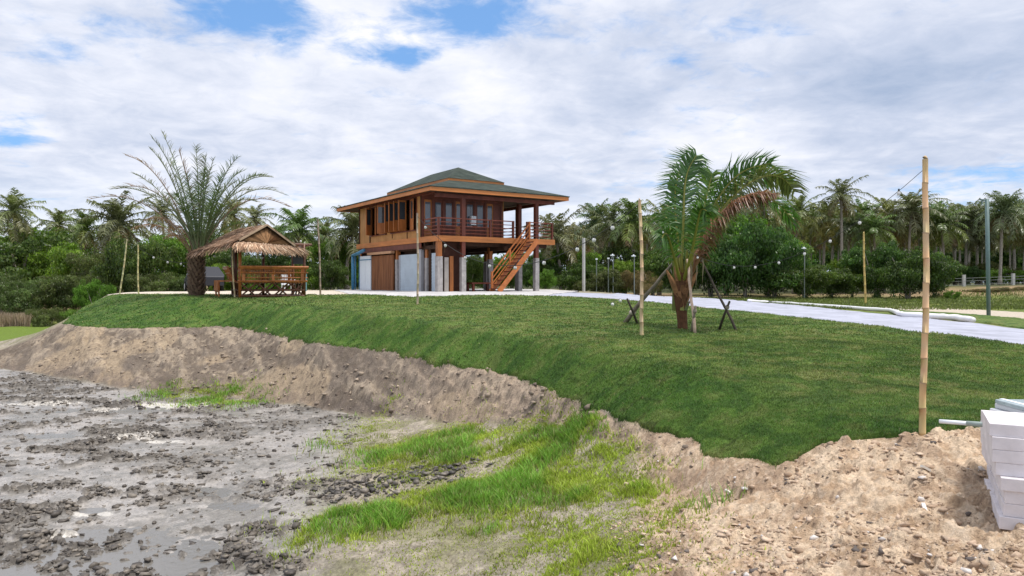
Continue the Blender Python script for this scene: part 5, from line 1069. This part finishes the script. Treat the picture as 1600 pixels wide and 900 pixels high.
# string lights: a sagging wire with hanging white bulbs
WIRE = mat('black_wire', (.03, .03, .03), .6, .3); BULB = mat('white_bulb', (.62, .62, .60), .25, .6, .03)
def string(P, bulbs, label, r=.012, br=.075, drop=.1):
    """P = wire points (world); bulbs = positions along the wire as list of world points"""
    o = empty('string_light', P[0], 0, label, 'string lights', 'string lights between the poles'); q = [Vector(p)-Vector(P[0]) for p in P]
    MB().tube(q, r, 4).build('wire', WIRE, o)
    for b_ in bulbs:
        b_ = Vector(b_)-Vector(P[0]); u = MB(); u.sphere(b_-Vector((0, 0, drop*.6)), (br, br, br*1.15), 10); bo = u.build('bulb', BULB, o, smooth=True)
        MB().tube([b_+Vector((0, 0, .02)), b_-Vector((0, 0, .03))], br*.45, 6).build('socket', WIRE, bo)
def sag(a, b, s, n=24):
    a, b = Vector(a), Vector(b); return [a.lerp(b, k/n)-Vector((0, 0, s*4*(k/n)*(1-k/n))) for k in range(n+1)]
def along(W, pxs_):
    out = []
    for q in pxs_:
        for a, b in zip(W, W[1:]):
            pa, pb = a.x/a.y*F+800, b.x/b.y*F+800
            if min(pa, pb) <= q <= max(pa, pb): out.append(a.lerp(b, (q-pa)/(pb-pa+1e-9))); break
    return out
d652 = gp(652.5, 477).y; d1003 = gp(1003.5, 527).y; d1443 = gp(1443.5, 683).y; d366 = gp(366.5, 466).y; d497 = gp(501, 461.5).y; dL = gp(216, 461).y
A = at(652.5, 338, d652); B = at(1000.5, 318, d1003); W_ = sag(A, B, 1.35); string(W_, along(W_, [665, 696, 727, 765, 805, 850, 902, 928, 957]), 'string lights sagging from the house front pole to the pole left of the young palm', .009, .042)
D_ = at(1446, 262, d1443); W_ = sag(B, D_, 1.05); string(W_, along(W_, [1036, 1090, 1147, 1180, 1217, 1257, 1297, 1343, 1404]), 'string lights sagging from the pole left of the young palm to the tallest bamboo pole', .003, .017, .04)
W_ = sag(at(362, 383, d366), at(497, 345, d497), .9); string(W_, along(W_, [385, 410, 440, 470]), 'string lights sagging between the pavilion pole and the dark slim pole', .007, .045)
W_ = sag(at(215.5, 386, dL), at(362, 383, d366), .7); string(W_, along(W_, [240, 262, 283, 310, 335]), 'string lights sagging between the left end poles and the pavilion pole', .007, .045)
p0 = gp(957, 484); p1 = gp(969, 481); string([p0+Vector((-.15, .2, .02)), p0+Vector((0, 0, .20)), p1+Vector((0, 0, .22)), p1+Vector((.25, .3, .02))], [p0+Vector((0, 0, .16)), p1+Vector((0, 0, .19))], 'short loose string light lying on the lawn left of the thick prop', .006, .05, .06)
ld_ = empty('reflection_box', hp(3.0, 1.62, 3.75), math.pi/2-TH, 'white square box hanging before the veranda doors, standing in for a window reflection', 'white box')  # white box added in place of a bright reflection at the window
MB().box(-.16, .16, -.1, .1, -.15, .35).build('shade', WHITE, ld_, bevel=.02); MB().tube([(0, 0, .35), (0, 0, 1.2)], .01, 4).build('cord', WIRE, ld_)

# ---------------------------------------------------------------- car and chair behind the pavilion
cp = at(318, 459, 42.0); car = empty('parked_car', (cp.x, cp.y, float(zat(cp.x, cp.y))+.03), math.radians(-60), 'dark grey car half hidden between the date palm trunk and the pavilion', 'car')
CARP = mat('dark_car_paint', (.02, .022, .03), .45, .4, .05); prof = [(-1.9, .35), (-1.95, .75), (-1.0, .9), (-.35, 1.38), (1.0, 1.42), (1.75, .95), (1.95, .85), (1.95, .35)]
m = MB(); n = len(prof); P = [(x, y*(.82 if z > 1 else 1), z) for y in (-.82, .82) for x, z in prof]
m.poly(P, [tuple(range(n)), tuple(range(2*n-1, n-1, -1))]+[(k, n+k, n+(k+1) % n, (k+1) % n) for k in range(n)]); m.build('body', CARP, car, bevel=.05)
MB().poly([(-1.02, -.66, .94), (-1.02, .66, .94), (-.40, .58, 1.35), (-.40, -.58, 1.35)], [(0, 1, 2, 3)]).build('windscreen', GLASS, car).location = (-.05, 0, .02)
for s in (-1, 1): MB().poly([(-.8, s*.77, .96), (1.5, s*.77, .98), (.95, s*.70, 1.34), (-.3, s*.70, 1.32)], [(0, 1, 2, 3)]).build('side_window', GLASS, car).location = (0, s*.05, 0)
MB().box(-2.02, -1.93, -.8, .8, .42, .62).build('bumper', mat('bumper_grey', (.5, .5, .52), .4, .4), car)
for s in (-1, 1):
    MB().box(-1.98, -1.9, s*.65-.14, s*.65+.14, .64, .76).build('headlight', WHITE, car)
    for x in (-1.25, 1.25):
        w_ = MB().tube([(x, s*.72, .3), (x, s*.86, .3)], .31, 16).build('wheel', mat('tyre', (.02, .02, .02), .8, .2), car); MB().tube([(x, s*.855, .3), (x, s*.875, .3)], .18, 12).build('rim', mat('rim_metal', (.5, .5, .52), .3, .6), w_)
cp = at(450, 457.5, 33.5); ch = empty('plastic_chair', (cp.x, cp.y, float(zat(cp.x, cp.y))), .6, 'white plastic garden chair standing right behind the pavilion', 'chair')
MB().box(-.24, .24, -.24, .24, .42, .46).build('seat', WHITE, ch, bevel=.01); m = MB(); m.box(-.24, .24, .22, .26, .46, .9); m.build('backrest', WHITE, ch, bevel=.01)
for sx in (-1, 1):
    MB().tube([(sx*.27, -.24, .45), (sx*.27, -.22, .66), (sx*.27, .24, .66)], .022, 6).build('armrest', WHITE, ch)
    for sy in (-1, 1): MB().tube([(sx*.25, sy*.27, 0), (sx*.21, sy*.21, .43)], .025, 6).build('leg', WHITE, ch)

# ---------------------------------------------------------------- pile of light concrete blocks at the right
BLK = mat('white_block', (.70, .665, .69), .85, .15, .14, 5, .003, 50)
rot = math.radians(-28); BO = Vector((3.31, 4.98, 0)); Rm = Matrix.Rotation(rot, 3, 'Z'); gz = float(zat(3.6, 5.2))-.01
bm_ = {}
def block(lx, ly, z, w_, dpt, h, rz, label):
    key = (w_, dpt, h)
    if key not in bm_:
        o = MB().box(-w_/2, w_/2, -dpt/2, dpt/2, 0, h).build('concrete_block', BLK, bevel=.004); bm_[key] = o
    else: o = bm_[key].copy(); C.objects.link(o)
    p = BO+Rm @ Vector((lx, ly, 0)); o.location = (p.x, p.y, z); o.rotation_euler = (0, 0, rot+rz); tag(o, label, 'building block', 'white concrete blocks piled at the right edge'); return o
bh_ = .087; names = ['lowest', 'second', 'third', 'fourth', 'fifth', 'sixth', 'seventh', 'eighth']
for dcol, ly in (('front', .31), ('rear', .92)):
    rows = 8 if dcol == 'front' else 7
    for r_ in range(rows):
        for c_, lx in enumerate((.17, .52)):
            off = (.0 if r_ < 4 else -.025-.012*(r_-4)) if dcol == 'front' else -.02*(r_ > 3)
            back = .0 if r_ < 4 else .05
            block(lx+off+R.uniform(-.008, .008)+(.03 if r_ in (1, 2) else 0), ly+back+R.uniform(-.012, .012), gz+r_*(bh_+.001), .34 if c_ == 0 else .34, .6, bh_, R.uniform(-.012, .012), f'white block in the {names[r_]} layer of the {dcol} stack, {"left outer" if c_ == 0 else "right inner"} row')
ztop = gz+7*(bh_+.001)
pk = empty('wrapped_bundle', BO+Rm @ Vector((.42, 1.05, 0))+Vector((0, 0, ztop)), rot+.45, 'flat bundle of pale blue plastic wrapped sheets on top of the rear blocks', 'bundle')
FILM = mat('blue_film', (.30, .40, .42), .22, .6, .25, 6, .006, 14, col2=(.50, .58, .60)); 
for k, (w_, d_, z0, z1, ox) in enumerate(((.66, .42, 0, .045, 0), (.64, .42, .047, .085, .03), (.60, .38, .087, .12, .0))): MB().box(-w_/2+ox, w_/2+ox, -d_/2, d_/2, z0, z1).build('sheet', FILM if k == 2 else mat('grey_sheet', (.62, .64, .66), .35, .5, .06), pk, bevel=.008)
for x in (-.24, .06): MB().box(x-.018, x+.018, -.2, .2, .1205, .1235).build('strap', WHITE, pk)
pk2 = block(.55, .45, gz+8*(bh_+.001), .42, .2, .03, .3, 'thin white offcut lying on top of the front blocks')
pA = at(1469, 658.5, 6.05); pB = at(1560, 665.5, 5.75); dv = (pB-pA); pi = empty('plastic_pipe', pA, 0, 'white plastic pipe sticking out to the left from the top of the block pile', 'pipe')
MB().tube([Vector(), dv*.62], .017, 10).build('tube', WHITE, pi, smooth=True); MB().tube([dv*.48, dv*1.0], .021, 10).build('coupling', mat('grey_green_pvc', (.30, .36, .34), .5, .4), pi, smooth=True)
for px, py, c, lb in ((1140, 770, (.75, .72, .68), 'pale splinter of wood standing in the soil under the lawn tip'), (1447, 748, (.62, .58, .52), 'pale chip lying on the soil left of the blocks'), (1446, 798, (.75, .75, .75), 'white scrap lying flat on the soil near the blocks')):
    g_ = hit(px, py); g_.z = float(zat(g_.x, g_.y)); o = MB().box(-.05, .05, -.012, .012, 0, .02).build('litter_scrap', mat('scrap_%d' % px, c, .7, .2)); o.location = g_; o.rotation_euler = (R.uniform(-.5, .5), R.uniform(-.6, .6), R.uniform(0, 3)); tag(o, lb, 'scrap')
